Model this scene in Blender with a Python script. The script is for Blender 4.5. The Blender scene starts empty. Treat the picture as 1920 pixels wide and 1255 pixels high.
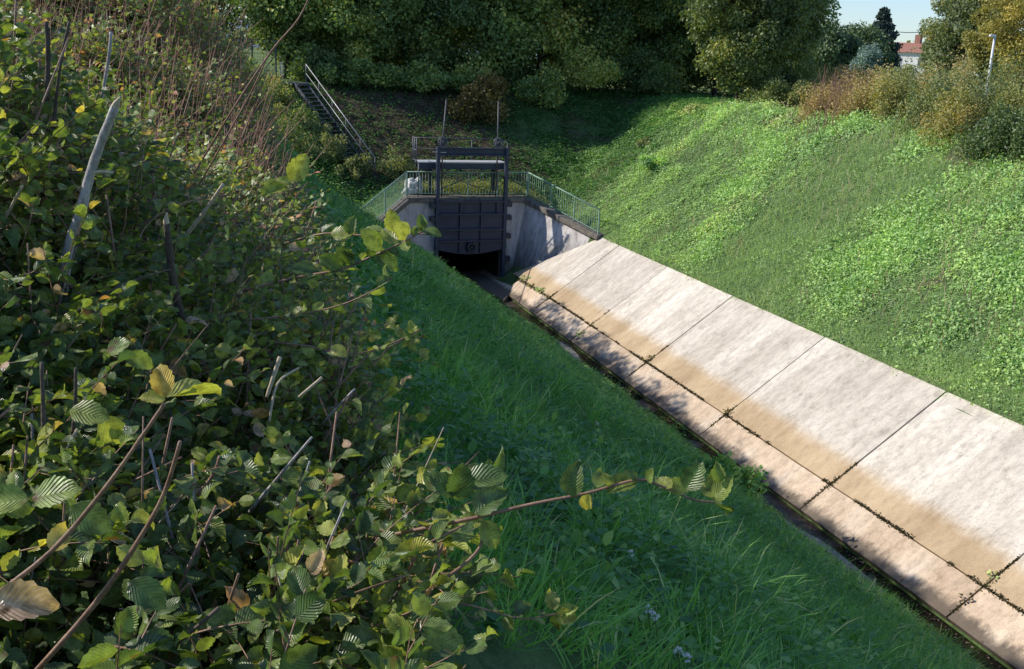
import bpy, math
import numpy as np
from math import radians
rng = np.random.default_rng(11)
S = bpy.context.scene
COL = S.collection
A = np.array

# ------------------------------------------------------------------ camera
# origin = eye of the photographer, +Y runs up the channel, z up, metres
F = 2000.0; CXP, CYP = 960.0, 627.5
R = A([[0.9533004548, 0.0399018961, -0.2993761540],
       [-0.2995341867, 0.2519123921, -0.9202279162],
       [0.0386977243, 0.9669270838, 0.2521001799]])
R = A([R[0], -R[1], R[2]]) if False else R
def _fix():
    # rebuild the rotation: yaw . pitch . roll
    p, r = radians(14.60182), 0.04
    def rx(a): c, s = math.cos(a), math.sin(a); return A([[1, 0, 0], [0, c, -s], [0, s, c]])
    def rz(a): c, s = math.cos(a), math.sin(a); return A([[c, -s, 0], [s, c, 0], [0, 0, 1]])
    return rz(radians(-18.02117)) @ rx(math.pi / 2 - p) @ rz(r)
R = _fix()
def pt(x, y, Y):
    d = R @ A([(x - CXP) / F, -(y - CYP) / F, -1.0])
    return d * (Y / d[1])

cam_d = bpy.data.cameras.new("camera"); cam = bpy.data.objects.new("camera", cam_d); COL.objects.link(cam)
from mathutils import Matrix, Vector
cam.matrix_world = Matrix([[*R[0], 0], [*R[1], 0], [*R[2], 0], [0, 0, 0, 1]])
cam_d.sensor_width = 36.0; cam_d.lens = 36.0 * F / 1920.0
cam_d.clip_start = 0.05; cam_d.clip_end = 6000
S.camera = cam

# ------------------------------------------------------------------ light
AZ, EL = radians(26), radians(34.8)
sun_dir = A([-math.cos(AZ) * math.cos(EL), math.sin(AZ) * math.cos(EL), math.sin(EL)])
w = bpy.data.worlds.new("World"); S.world = w; w.use_nodes = True
nt = w.node_tree; nt.nodes.clear()
sky = nt.nodes.new("ShaderNodeTexSky"); sky.sky_type = 'NISHITA'; sky.sun_disc = False
sky.sun_elevation = EL; sky.sun_rotation = math.atan2(sun_dir[0], sun_dir[1])
sky.air_density = 1.0; sky.dust_density = 0.35; sky.ozone_density = 2.0
bg = nt.nodes.new("ShaderNodeBackground"); bg.inputs[1].default_value = 0.15
out = nt.nodes.new("ShaderNodeOutputWorld")
_m = nt.nodes.new('ShaderNodeMix'); _m.data_type = 'RGBA'; _m.blend_type = 'MULTIPLY'; _m.inputs[0].default_value = 1; _m.inputs[7].default_value = (0.87, 0.975, 1.19, 1)
nt.links.new(sky.outputs[0], _m.inputs[6]); nt.links.new(_m.outputs[2], bg.inputs[0]); nt.links.new(bg.outputs[0], out.inputs[0])
sl = bpy.data.lights.new("sun", 'SUN'); sl.energy = 5.0; sl.angle = radians(0.55); sl.color = (1.0, 0.93, 0.82)
so = bpy.data.objects.new("sun", sl); COL.objects.link(so)
so.rotation_euler = Vector(sun_dir).to_track_quat('Z', 'Y').to_euler()
S.view_settings.view_transform = 'Standard'; S.view_settings.look = 'None'; S.view_settings.exposure = 0
S.cycles.max_bounces = 6; S.cycles.diffuse_bounces = 3; S.cycles.glossy_bounces = 2
S.cycles.transmission_bounces = 4; S.cycles.transparent_max_bounces = 4
S.cycles.use_denoising = True

# ------------------------------------------------------------------ noise
_T = rng.random((64, 64))
def vn(x, y, s=1.0, o=0.0):
    x = np.asarray(x, float) * s + 17.3 + o; y = np.asarray(y, float) * s + 5.1 + o * 1.7
    xi = np.floor(x).astype(int); yi = np.floor(y).astype(int); fx = x - xi; fy = y - yi
    fx = fx * fx * (3 - 2 * fx); fy = fy * fy * (3 - 2 * fy)
    a = _T[xi % 64, yi % 64]; b = _T[(xi + 1) % 64, yi % 64]; c = _T[xi % 64, (yi + 1) % 64]; d = _T[(xi + 1) % 64, (yi + 1) % 64]
    return (a * (1 - fx) + b * fx) * (1 - fy) + (c * (1 - fx) + d * fx) * fy
def fbm(x, y, s=1.0, o=0.0):
    return (vn(x, y, s, o) + .5 * vn(x, y, s * 2.1, o + 3) + .25 * vn(x, y, s * 4.3, o + 7)) / 1.75

# ------------------------------------------------------------------ materials
def new_mat(name):
    m = bpy.data.materials.new(name); m.use_nodes = True; n = m.node_tree; n.nodes.clear()
    return m, n, (lambda t, **k: _nd(n, t, **k))
def _nd(n, t, **k):
    x = n.nodes.new(t)
    for a, b in k.items():
        if a.startswith('i_'):
            x.inputs[int(a[2:]) if a[2:].isdigit() else a[2:].replace('_', ' ')].default_value = b
        else: setattr(x, a, b)
    return x
def ramp(n, stops, fac=None, interp='LINEAR'):
    r = n.nodes.new('ShaderNodeValToRGB'); r.color_ramp.interpolation = interp
    e = r.color_ramp.elements
    while len(e) > 1: e.remove(e[-1])
    e[0].position = stops[0][0]; e[0].color = (*stops[0][1], 1) if len(stops[0][1]) == 3 else stops[0][1]
    for p, c in stops[1:]:
        q = e.new(p); q.color = (*c, 1)
    if fac is not None: n.links.new(fac, r.inputs[0])
    return r
def mix(n, mode, f, a, b):
    m = n.nodes.new('ShaderNodeMix'); m.data_type = 'RGBA'; m.blend_type = mode
    for s, v in ((0, f), (6, a), (7, b)):
        if hasattr(v, 'is_linked'): n.links.new(v, m.inputs[s])
        else: m.inputs[s].default_value = v if not isinstance(v, tuple) else (*v[:3], 1)
    return m.outputs[2]

def leaf_mat(name, stops, trans=0.35, rough=0.5, spec=0.35, veins=False, tcol=(1.5, 1.5, 0.5), gain=1.0):
    m, n, N = new_mat(name); L = n.links.new
    at = N('ShaderNodeAttribute', attribute_name='tint')
    stops = [(p, tuple(min(1, c * gain) for c in col)) for p, col in stops]
    r = ramp(n, stops, at.outputs['Fac'])
    col = r.outputs[0]
    geo = N('ShaderNodeNewGeometry')
    if veins:
        uv = N('ShaderNodeUVMap'); sx = N('ShaderNodeSeparateXYZ'); L(uv.outputs[0], sx.inputs[0])
        ab = N('ShaderNodeMath', operation='ABSOLUTE'); L(sx.outputs[1], ab.inputs[0])
        m1 = N('ShaderNodeMath', operation='MULTIPLY', i_1=-0.36); L(ab.outputs[0], m1.inputs[0])
        ad = N('ShaderNodeMath', operation='ADD'); L(sx.outputs[0], ad.inputs[0]); L(m1.outputs[0], ad.inputs[1])
        m2 = N('ShaderNodeMath', operation='MULTIPLY', i_1=2 * math.pi * 9.5); L(ad.outputs[0], m2.inputs[0])
        si = N('ShaderNodeMath', operation='SINE'); L(m2.outputs[0], si.inputs[0])
        mr = N('ShaderNodeMapRange'); L(si.outputs[0], mr.inputs[0]); mr.inputs[1].default_value = 0.1; mr.inputs[2].default_value = 1
        mid = N('ShaderNodeMapRange'); L(ab.outputs[0], mid.inputs[0]); mid.inputs[1].default_value = 0.0; mid.inputs[2].default_value = 0.08; mid.inputs[3].default_value = 1; mid.inputs[4].default_value = 0
        mx = N('ShaderNodeMath', operation='MAXIMUM'); L(mr.outputs[0], mx.inputs[0]); L(mid.outputs[0], mx.inputs[1])
        sc = N('ShaderNodeMath', operation='MULTIPLY', i_1=0.26); L(mx.outputs[0], sc.inputs[0])
        light = mix(n, 'MULTIPLY', 1.0, col, (2.0, 1.9, 1.9))
        col = mix(n, 'MIX', sc.outputs[0], col, light)
        nz = N('ShaderNodeTexNoise'); nz.inputs['Scale'].default_value = 60; tc = N('ShaderNodeTexCoord'); L(tc.outputs['Object'], nz.inputs['Vector'])
        rr = ramp(n, [(0.35, (0.55, 0.55, 0.5)), (0.6, (1.1, 1.1, 1.1))], nz.outputs[0])
        col = mix(n, 'MULTIPLY', 1.0, col, rr.outputs[0])
        nb = N('ShaderNodeTexNoise'); nb.inputs['Scale'].default_value = 22; L(tc.outputs['Object'], nb.inputs['Vector'])
        rb = ramp(n, [(0.66, (0, 0, 0)), (0.74, (1, 1, 1))], nb.outputs[0])
        col = mix(n, 'MIX', rb.outputs[0], col, (0.16, 0.09, 0.035))
        bp = N('ShaderNodeBump'); bp.inputs['Strength'].default_value = 0.6; bp.inputs['Distance'].default_value = 0.0013; L(si.outputs[0], bp.inputs['Height'])
    p = N('ShaderNodeBsdfPrincipled'); L(col, p.inputs['Base Color']); p.inputs['Roughness'].default_value = rough
    p.inputs['Specular IOR Level'].default_value = spec
    t = N('ShaderNodeBsdfTranslucent'); tc2 = mix(n, 'MULTIPLY', 1.0, col, tcol); L(tc2, t.inputs[0])
    if veins: L(bp.outputs[0], p.inputs['Normal'])
    mx = N('ShaderNodeMixShader', i_0=trans); L(p.outputs[0], mx.inputs[1]); L(t.outputs[0], mx.inputs[2])
    o = N('ShaderNodeOutputMaterial'); L(mx.outputs[0], o.inputs[0])
    return m

def surf_mat(name, c1, c2, scale=4.0, rough=0.7, bump=0.3, bdist=0.01, metal=0.0, c3=None, stretch=(1, 1, 1), spec=0.4, rust=0):
    m, n, N = new_mat(name); L = n.links.new
    tc = N('ShaderNodeTexCoord'); mp = N('ShaderNodeMapping'); mp.inputs['Scale'].default_value = stretch
    L(tc.outputs['Object'], mp.inputs[0])
    a = N('ShaderNodeTexNoise'); a.inputs['Scale'].default_value = scale; a.inputs['Detail'].default_value = 7; a.inputs['Roughness'].default_value = 0.62
    L(mp.outputs[0], a.inputs['Vector'])
    st = [(0.3, c1), (0.68, c2)]
    if c3: st = [(0.28, c1), (0.5, c2), (0.72, c3)]
    r = ramp(n, st, a.outputs[0])
    b = N('ShaderNodeTexNoise'); b.inputs['Scale'].default_value = scale * 9; b.inputs['Detail'].default_value = 5; L(mp.outputs[0], b.inputs['Vector'])
    rb = ramp(n, [(0.3, (0.72, 0.72, 0.72)), (0.7, (1.15, 1.15, 1.15))], b.outputs[0])
    col = mix(n, 'MULTIPLY', 1.0, r.outputs[0], rb.outputs[0])
    if rust:
        mp2 = N('ShaderNodeMapping'); mp2.inputs['Scale'].default_value = (1, 1, .22); L(tc.outputs['Object'], mp2.inputs[0])
        q = N('ShaderNodeTexNoise'); q.inputs['Scale'].default_value = 6; q.inputs['Detail'].default_value = 8; q.inputs['Roughness'].default_value = .7; L(mp2.outputs[0], q.inputs['Vector'])
        rq = ramp(n, [(0.56, (0, 0, 0)), (0.68, (rust, rust, rust))], q.outputs[0]); col = mix(n, 'MIX', rq.outputs[0], col, (0.11, 0.065, 0.045))
    p = N('ShaderNodeBsdfPrincipled'); L(col, p.inputs['Base Color']); p.inputs['Roughness'].default_value = rough; p.inputs['Metallic'].default_value = metal
    p.inputs['Specular IOR Level'].default_value = spec
    bp = N('ShaderNodeBump'); bp.inputs['Strength'].default_value = bump; bp.inputs['Distance'].default_value = bdist
    L(b.outputs[0], bp.inputs['Height']); L(bp.outputs[0], p.inputs['Normal'])
    o = N('ShaderNodeOutputMaterial'); L(p.outputs[0], o.inputs[0])
    return m

def concrete_mat(name, lower=False):
    m, n, N = new_mat(name); L = n.links.new
    tc = N('ShaderNodeTexCoord')
    def noise(scale, st, det=8, ro=0.6):
        mp = N('ShaderNodeMapping'); mp.inputs['Scale'].default_value = st; L(tc.outputs['Object'], mp.inputs[0])
        a = N('ShaderNodeTexNoise'); a.inputs['Scale'].default_value = scale; a.inputs['Detail'].default_value = det; a.inputs['Roughness'].default_value = ro
        L(mp.outputs[0], a.inputs['Vector']); return a.outputs[0]
    big = noise(0.9, (0.35, 1, 0.35)); stk = noise(3.0, (0.28, 1.6, 0.28)); fine = noise(38, (1, 1, 1), 5, .7); mid = noise(7, (0.6, 1, .6), 8, .7)
    if lower:
        base = ramp(n, [(0.3, (0.50, 0.37, 0.26)), (0.55, (0.64, 0.51, 0.38)), (0.75, (0.68, 0.58, 0.48))], big).outputs[0]
    else:
        base = ramp(n, [(0.32, (0.50, 0.45, 0.385)), (0.5, (0.62, 0.565, 0.49)), (0.66, (0.74, 0.685, 0.605))], big).outputs[0]
    s = ramp(n, [(0.3, (0.86, 0.85, 0.85)), (0.5, (0.98, 0.98, 0.98)), (0.68, (1.08, 1.08, 1.08))], stk).outputs[0]
    c = mix(n, 'MULTIPLY', 1.0, base, s)
    s2 = ramp(n, [(0.36, (0.7, 0.69, 0.68)), (0.5, (1, 1, 1)), (0.66, (1.18, 1.17, 1.16))], mid).outputs[0]
    c = mix(n, 'MULTIPLY', 0.7, c, s2)
    s3 = ramp(n, [(0.33, (0.62, 0.6, 0.58)), (0.46, (1, 1, 1)), (0.66, (1.15, 1.14, 1.12))], fine).outputs[0]
    c = mix(n, 'MULTIPLY', 0.75, c, s3)
    oi = N('ShaderNodeObjectInfo'); rp = ramp(n, [(0, (0.84, 0.83, 0.82)), (1, (1.06, 1.06, 1.05))], oi.outputs['Random'])
    c = mix(n, 'MULTIPLY', 1.0, c, rp.outputs[0])
    pit = noise(2.2, (1, 1, 1), 10, .75); c = mix(n, 'MULTIPLY', 0.8, c, ramp(n, [(0.34, (0.72, 0.70, 0.68)), (0.46, (1, 1, 1))], pit).outputs[0])
    crk = N('ShaderNodeTexVoronoi', feature='DISTANCE_TO_EDGE'); crk.inputs['Scale'].default_value = 0.33
    wv = N('ShaderNodeTexNoise'); wv.inputs['Scale'].default_value = 1.6; wv.inputs['Detail'].default_value = 6; L(tc.outputs['Object'], wv.inputs['Vector'])
    vv = N('ShaderNodeVectorMath', operation='MULTIPLY_ADD'); L(wv.outputs['Color'], vv.inputs[0]); vv.inputs[1].default_value = (1.1, 1.1, 1.1); L(tc.outputs['Object'], vv.inputs[2]); L(vv.outputs[0], crk.inputs['Vector'])
    c = mix(n, 'MULTIPLY', 0.22, c, ramp(n, [(0.0, (0.35, 0.32, 0.3)), (0.006, (1, 1, 1))], crk.outputs['Distance']).outputs[0])
    sx = N('ShaderNodeSeparateXYZ'); L(tc.outputs['Object'], sx.inputs[0])
    wsum = N('ShaderNodeMath', operation='ADD'); L(mid, wsum.inputs[0]); L(big, wsum.inputs[1])
    wob = N('ShaderNodeMath', operation='MULTIPLY_ADD', i_1=0.34, i_2=-0.34); L(wsum.outputs[0], wob.inputs[0])
    ax = N('ShaderNodeMath', operation='ADD'); L(sx.outputs[0], ax.inputs[0]); L(wob.outputs[0], ax.inputs[1])
    if not lower:
        mr = N('ShaderNodeMapRange', interpolation_type='SMOOTHSTEP'); L(ax.outputs[0], mr.inputs[0]); mr.inputs[1].default_value = 15.02; mr.inputs[2].default_value = 15.42; mr.inputs[3].default_value = 1; mr.inputs[4].default_value = 0
        silt = ramp(n, [(0.35, (0.37, 0.26, 0.145)), (0.62, (0.53, 0.395, 0.24))], big).outputs[0]
        silt = mix(n, 'MULTIPLY', 0.6, silt, s3); silt = mix(n, 'MULTIPLY', 0.4, silt, s2)
        mf = N('ShaderNodeMath', operation='MULTIPLY', i_1=0.93); L(mr.outputs[0], mf.inputs[0])
        c = mix(n, 'MIX', mf.outputs[0], c, silt)
    else:
        mr = N('ShaderNodeMapRange', interpolation_type='SMOOTHSTEP'); L(ax.outputs[0], mr.inputs[0]); mr.inputs[1].default_value = 13.9; mr.inputs[2].default_value = 14.12; mr.inputs[3].default_value = 0.85; mr.inputs[4].default_value = 0
        c = mix(n, 'MIX', mr.outputs[0], c, (0.075, 0.06, 0.045))
    p = N('ShaderNodeBsdfPrincipled'); L(c, p.inputs['Base Color']); p.inputs['Roughness'].default_value = 0.88
    ad = N('ShaderNodeMath', operation='ADD'); L(fine, ad.inputs[0]); L(mid, ad.inputs[1])
    bp = N('ShaderNodeBump'); bp.inputs['Strength'].default_value = 0.55; bp.inputs['Distance'].default_value = 0.012; L(ad.outputs[0], bp.inputs['Height']); L(bp.outputs[0], p.inputs['Normal'])
    o = N('ShaderNodeOutputMaterial'); L(p.outputs[0], o.inputs[0]); return m

def wall_mat(name, moss_shadow=False):
    m, n, N = new_mat(name); L = n.links.new
    tc = N('ShaderNodeTexCoord')
    def noise(scale, st, det=8, ro=0.65):
        mp = N('ShaderNodeMapping'); mp.inputs['Scale'].default_value = st; L(tc.outputs['Object'], mp.inputs[0])
        a = N('ShaderNodeTexNoise'); a.inputs['Scale'].default_value = scale; a.inputs['Detail'].default_value = det; a.inputs['Roughness'].default_value = ro
        L(mp.outputs[0], a.inputs['Vector']); return a.outputs[0]
    big = noise(1.3, (1, 1, .6)); drip = noise(4.5, (1, 1, .18)); fine = noise(30, (1, 1, 1))
    base = ramp(n, [(0.33, (0.42, 0.39, 0.38)), (0.6, (0.66, 0.63, 0.62))], big).outputs[0]
    c = mix(n, 'MULTIPLY', 0.8, base, ramp(n, [(0.34, (0.5, 0.48, 0.46)), (0.5, (1, 1, 1))], drip).outputs[0])
    c = mix(n, 'MULTIPLY', 0.6, c, ramp(n, [(0.35, (0.65, 0.64, 0.62)), (0.6, (1.1, 1.1, 1.1))], fine).outputs[0])
    sx = N('ShaderNodeSeparateXYZ'); L(tc.outputs['Object'], sx.inputs[0])
    wb = N('ShaderNodeMath', operation='MULTIPLY_ADD', i_1=(3.2 if moss_shadow else 1.2), i_2=(-1.6 if moss_shadow else -.6)); L(drip, wb.inputs[0])
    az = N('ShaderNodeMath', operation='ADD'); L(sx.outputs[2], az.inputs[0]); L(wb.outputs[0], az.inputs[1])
    mr = N('ShaderNodeMapRange', interpolation_type='SMOOTHSTEP'); L(az.outputs[0], mr.inputs[0]); mr.inputs[1].default_value = -9.9; mr.inputs[2].default_value = (-6.9 if moss_shadow else -8.7); mr.inputs[3].default_value = 0.85; mr.inputs[4].default_value = 0
    c = mix(n, 'MIX', mr.outputs[0], c, (0.10, 0.092, 0.075) if moss_shadow else (0.20, 0.15, 0.10))  # wing walls: one dark tone paints both moss and the cast shadow
    p = N('ShaderNodeBsdfPrincipled'); L(c, p.inputs['Base Color']); p.inputs['Roughness'].default_value = 0.88
    bp = N('ShaderNodeBump'); bp.inputs['Strength'].default_value = 0.4; bp.inputs['Distance'].default_value = 0.01; L(fine, bp.inputs['Height']); L(bp.outputs[0], p.inputs['Normal'])
    o = N('ShaderNodeOutputMaterial'); L(p.outputs[0], o.inputs[0]); return m

def ground_mat():
    m, n, N = new_mat('bank_soil'); L = n.links.new
    at = N('ShaderNodeAttribute', attribute_name='cover')
    tc = N('ShaderNodeTexCoord')
    a = N('ShaderNodeTexNoise'); a.inputs['Scale'].default_value = 1.7; a.inputs['Detail'].default_value = 10; a.inputs['Roughness'].default_value = .7; L(tc.outputs['Object'], a.inputs['Vector'])
    b = N('ShaderNodeTexNoise'); b.inputs['Scale'].default_value = 24; b.inputs['Detail'].default_value = 8; L(tc.outputs['Object'], b.inputs['Vector'])
    soil = ramp(n, [(0.3, (0.035, 0.028, 0.018)), (0.5, (0.07, 0.055, 0.036)), (0.7, (0.14, 0.11, 0.075))], a.outputs[0]).outputs[0]
    soil = mix(n, 'MULTIPLY', 0.9, soil, ramp(n, [(0.35, (0.4, 0.4, 0.4)), (0.62, (1.4, 1.35, 1.3))], b.outputs[0]).outputs[0])
    gr = ramp(n, [(0.3, (0.055, 0.10, 0.035)), (0.7, (0.13, 0.20, 0.065))], a.outputs[0]).outputs[0]
    field = ramp(n, [(0.3, (0.09, 0.15, 0.04)), (0.7, (0.18, 0.22, 0.07))], a.outputs[0]).outputs[0]
    r1 = N('ShaderNodeMapRange'); L(at.outputs['Fac'], r1.inputs[0]); r1.inputs[1].default_value = 0.2; r1.inputs[2].default_value = 0.8
    c = mix(n, 'MIX', r1.outputs[0], soil, gr)
    r2 = N('ShaderNodeMapRange'); L(at.outputs['Fac'], r2.inputs[0]); r2.inputs[1].default_value = 1.2; r2.inputs[2].default_value = 1.8
    c = mix(n, 'MIX', r2.outputs[0], c, field)
    p = N('ShaderNodeBsdfPrincipled'); L(c, p.inputs['Base Color']); p.inputs['Roughness'].default_value = 0.95; p.inputs['Specular IOR Level'].default_value = .15
    bp = N('ShaderNodeBump'); bp.inputs['Strength'].default_value = 0.8; bp.inputs['Distance'].default_value = 0.04; L(b.outputs[0], bp.inputs['Height']); L(bp.outputs[0], p.inputs['Normal'])
    o = N('ShaderNodeOutputMaterial'); L(p.outputs[0], o.inputs[0]); return m

M = {}
M['hornbeam'] = leaf_mat('hornbeam_leaf', [(0, (0.023, 0.044, 0.015)), (0.3, (0.058, 0.090, 0.026)), (0.62, (0.118, 0.15, 0.036)), (0.84, (0.21, 0.21, 0.05)), (0.91, (0.32, 0.27, 0.06)), (0.95, (0.22, 0.11, 0.05)), (1, (0.27, 0.19, 0.13))], 0.34, 0.36, 0.6, True, gain=2.35)
M['hornbeam_far'] = leaf_mat('hornbeam_leaf_far', [(0, (0.028, 0.048, 0.018)), (0.35, (0.066, 0.10, 0.03)), (0.7, (0.138, 0.16, 0.045)), (0.84, (0.22, 0.20, 0.07)), (1, (0.26, 0.12, 0.07))], 0.3, 0.45, 0.4, gain=2.55)
M['gap_shade_leaf'] = leaf_mat('inner_leaf_shaded', [(0, (0.014, 0.024, 0.009)), (1, (0.05, 0.07, 0.022))], 0.15, 0.6, 0.25, gain=0.8)  # shade in the gaps of hedge and thicket, painted as darker leaves
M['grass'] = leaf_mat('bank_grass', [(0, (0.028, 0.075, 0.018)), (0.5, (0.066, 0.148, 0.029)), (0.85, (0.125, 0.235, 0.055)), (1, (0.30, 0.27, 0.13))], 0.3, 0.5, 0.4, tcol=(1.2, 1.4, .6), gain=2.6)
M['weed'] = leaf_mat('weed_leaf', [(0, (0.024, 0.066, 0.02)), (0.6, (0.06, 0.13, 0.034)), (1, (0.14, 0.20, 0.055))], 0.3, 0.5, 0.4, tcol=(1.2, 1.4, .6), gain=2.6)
M['cover'] = leaf_mat('ground_cover_leaf', [(0, (0.10, 0.15, 0.08)), (0.3, (0.19, 0.29, 0.12)), (0.55, (0.27, 0.39, 0.14)), (0.8, (0.36, 0.48, 0.14)), (0.94, (0.46, 0.45, 0.22)), (1, (0.48, 0.38, 0.23))], 0.3, 0.55, 0.3, tcol=(1.2, 1.3, .5), gain=1.8)
M['tree_dark'] = leaf_mat('tree_leaf_dark', [(0, (0.022, 0.034, 0.014)), (0.55, (0.05, 0.072, 0.024)), (0.85, (0.09, 0.115, 0.03)), (1, (0.17, 0.15, 0.045))], 0.3, 0.5, 0.35, gain=3.9)
M['tree_olive'] = leaf_mat('tree_leaf_olive', [(0, (0.05, 0.07, 0.028)), (0.6, (0.11, 0.145, 0.05)), (0.88, (0.19, 0.20, 0.06)), (1, (0.30, 0.24, 0.06))], 0.3, 0.5, 0.35, gain=1.75)
M['tree_haze'] = leaf_mat('tree_leaf_haze_tint', [(0, (0.11, 0.15, 0.10)), (0.6, (0.20, 0.23, 0.12)), (0.9, (0.32, 0.31, 0.11)), (1, (0.42, 0.30, 0.08))], 0.3, 0.6, 0.2, gain=1.3)  # background leaves with distance haze put into their colour
M['tree_yellow'] = leaf_mat('tree_leaf_yellow', [(0, (0.17, 0.17, 0.06)), (0.5, (0.33, 0.30, 0.10)), (1, (0.48, 0.39, 0.12))], 0.3, 0.6, 0.2, gain=1.2)
M['conifer'] = leaf_mat('conifer_leaf', [(0, (0.045, 0.075, 0.045)), (0.6, (0.09, 0.13, 0.065)), (1, (0.15, 0.20, 0.08))], 0.15, 0.6, 0.2, gain=1.6)
M['fir'] = leaf_mat('fir_leaf', [(0, (0.035, 0.055, 0.05)), (1, (0.08, 0.11, 0.09))], 0.1, 0.6, 0.2, gain=1.4)
M['blue_conifer'] = leaf_mat('blue_conifer_leaf', [(0, (0.10, 0.15, 0.14)), (1, (0.20, 0.27, 0.24))], 0.15, 0.6, 0.2, gain=1.5)
M['brown_leaf'] = leaf_mat('brown_leaf', [(0, (0.07, 0.06, 0.025)), (0.5, (0.15, 0.115, 0.045)), (0.8, (0.22, 0.165, 0.055)), (1, (0.2, 0.2, 0.06))], 0.3, 0.6, 0.3, gain=1.5)
M['russet'] = leaf_mat('russet_leaf', [(0, (0.13, 0.12, 0.05)), (0.35, (0.26, 0.19, 0.095)), (0.65, (0.30, 0.24, 0.11)), (1, (0.19, 0.21, 0.08))], 0.3, 0.6, 0.3, gain=1.75)
M['gold'] = leaf_mat('golden_leaf', [(0, (0.11, 0.13, 0.05)), (0.5, (0.20, 0.205, 0.075)), (0.85, (0.28, 0.24, 0.09)), (1, (0.30, 0.22, 0.10))], 0.3, 0.6, 0.3, gain=1.6)
M['greygreen'] = leaf_mat('grey_green_leaf', [(0, (0.07, 0.095, 0.045)), (0.6, (0.145, 0.165, 0.075)), (1, (0.22, 0.22, 0.095))], 0.3, 0.6, 0.3, gain=1.9)
M['dark_shrub'] = leaf_mat('dark_shrub_leaf', [(0, (0.03, 0.055, 0.025)), (0.6, (0.07, 0.11, 0.04)), (1, (0.15, 0.18, 0.06))], 0.25, 0.45, 0.45, gain=1.6)
M['yellow_weed'] = leaf_mat('yellow_weed_leaf', [(0, (0.10, 0.15, 0.04)), (0.5, (0.28, 0.30, 0.08)), (1, (0.46, 0.38, 0.14))], 0.35, 0.6, 0.3)
M['petal'] = leaf_mat('white_petal', [(0, (0.7, 0.7, 0.68)), (1, (0.85, 0.85, 0.82))], 0.3, 0.6, 0.2, tcol=(1, 1, 1))
M['litter'] = leaf_mat('leaf_litter', [(0, (0.06, 0.045, 0.035)), (0.6, (0.15, 0.11, 0.08)), (1, (0.3, 0.22, 0.16))], 0.1, 0.8, 0.1, tcol=(1, 1, 1))
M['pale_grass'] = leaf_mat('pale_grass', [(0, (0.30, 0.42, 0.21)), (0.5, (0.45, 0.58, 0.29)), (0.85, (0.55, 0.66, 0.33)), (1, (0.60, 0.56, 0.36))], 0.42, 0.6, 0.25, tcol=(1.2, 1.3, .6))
M['litter_pale'] = leaf_mat('dry_straw', [(0, (0.26, 0.17, 0.11)), (0.5, (0.44, 0.32, 0.21)), (1, (0.60, 0.48, 0.34))], 0.15, 0.8, 0.1, tcol=(1, 1, 1))
M['bark'] = surf_mat('bark', (0.05, 0.038, 0.028), (0.14, 0.105, 0.08), 9, 0.85, 0.6, 0.01)
M['twig'] = surf_mat('twig_bark', (0.15, 0.075, 0.045), (0.36, 0.22, 0.14), 25, 0.55, 0.3, 0.002)
M['pink_twig'] = surf_mat('dry_twig', (0.20, 0.095, 0.065), (0.38, 0.21, 0.145), 12, 0.7, 0.2, 0.002)
M['silver_bark'] = surf_mat('silver_bark', (0.20, 0.17, 0.155), (0.58, 0.55, 0.53), 34, 0.5, 0.6, 0.004, stretch=(1, 1, .4))
M['cut_wood'] = surf_mat('cut_wood', (0.42, 0.33, 0.21), (0.62, 0.52, 0.36), 50, 0.8, 0.3, 0.002)
M['ground'] = ground_mat()
M['slab_up'] = concrete_mat('slope_concrete'); M['slab_low'] = concrete_mat('toe_concrete', True)
M['wall'] = wall_mat('cast_concrete'); M['wall_moss_shadow'] = wall_mat('moss_shadow_concrete', True)
M['coping'] = surf_mat('coping_concrete', (0.09, 0.08, 0.065), (0.26, 0.235, 0.20), 5, 0.9, 0.5, 0.01)
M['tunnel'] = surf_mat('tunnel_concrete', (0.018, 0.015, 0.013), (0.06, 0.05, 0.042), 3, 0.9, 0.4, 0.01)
M['steel'] = surf_mat('blue_grey_steel', (0.028, 0.040, 0.072), (0.052, 0.068, 0.108), 4, 0.55, 0.3, 0.003, stretch=(1, 1, .5), rust=.35)
M['steel_dark'] = surf_mat('dark_steel', (0.022, 0.027, 0.042), (0.05, 0.055, 0.075), 6, 0.5, 0.2, 0.003)
M['steel_rod'] = surf_mat('worn_rod_steel', (0.06, 0.055, 0.065), (0.13, 0.12, 0.13), 14, 0.45, 0.2, 0.002)
M['galv'] = surf_mat('galvanised_steel', (0.30, 0.31, 0.33), (0.50, 0.51, 0.53), 20, 0.42, 0.15, 0.002, metal=.35)
M['galv_dull'] = surf_mat('dull_galvanised_steel', (0.09, 0.095, 0.115), (0.17, 0.18, 0.205), 20, 0.5, 0.15, 0.002, metal=.2)
M['deck'] = surf_mat('pale_deck', (0.46, 0.47, 0.48), (0.66, 0.67, 0.68), 12, 0.6, 0.3, 0.003)
M['rail_green'] = surf_mat('pale_green_paint', (0.20, 0.33, 0.25), (0.34, 0.48, 0.39), 9, 0.5, 0.2, 0.002)
M['green_paint'] = surf_mat('green_paint_mark', (0.03, 0.32, 0.20), (0.06, 0.42, 0.28), 9, 0.6, 0.2, 0.002)
M['white_sack'] = surf_mat('white_plastic', (0.62, 0.62, 0.64), (0.82, 0.82, 0.82), 14, 0.55, 0.9, 0.03)
M['white_paint'] = surf_mat('white_paint', (0.72, 0.72, 0.72), (0.82, 0.82, 0.82), 5, 0.5, 0.1, 0.002)
M['render_wall'] = surf_mat('white_render', (0.62, 0.62, 0.60), (0.74, 0.74, 0.72), 2, 0.8, 0.1, 0.01)
M['tile'] = surf_mat('red_roof_tile', (0.30, 0.13, 0.09), (0.42, 0.20, 0.14), 5, 0.8, 0.4, 0.02)
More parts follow.
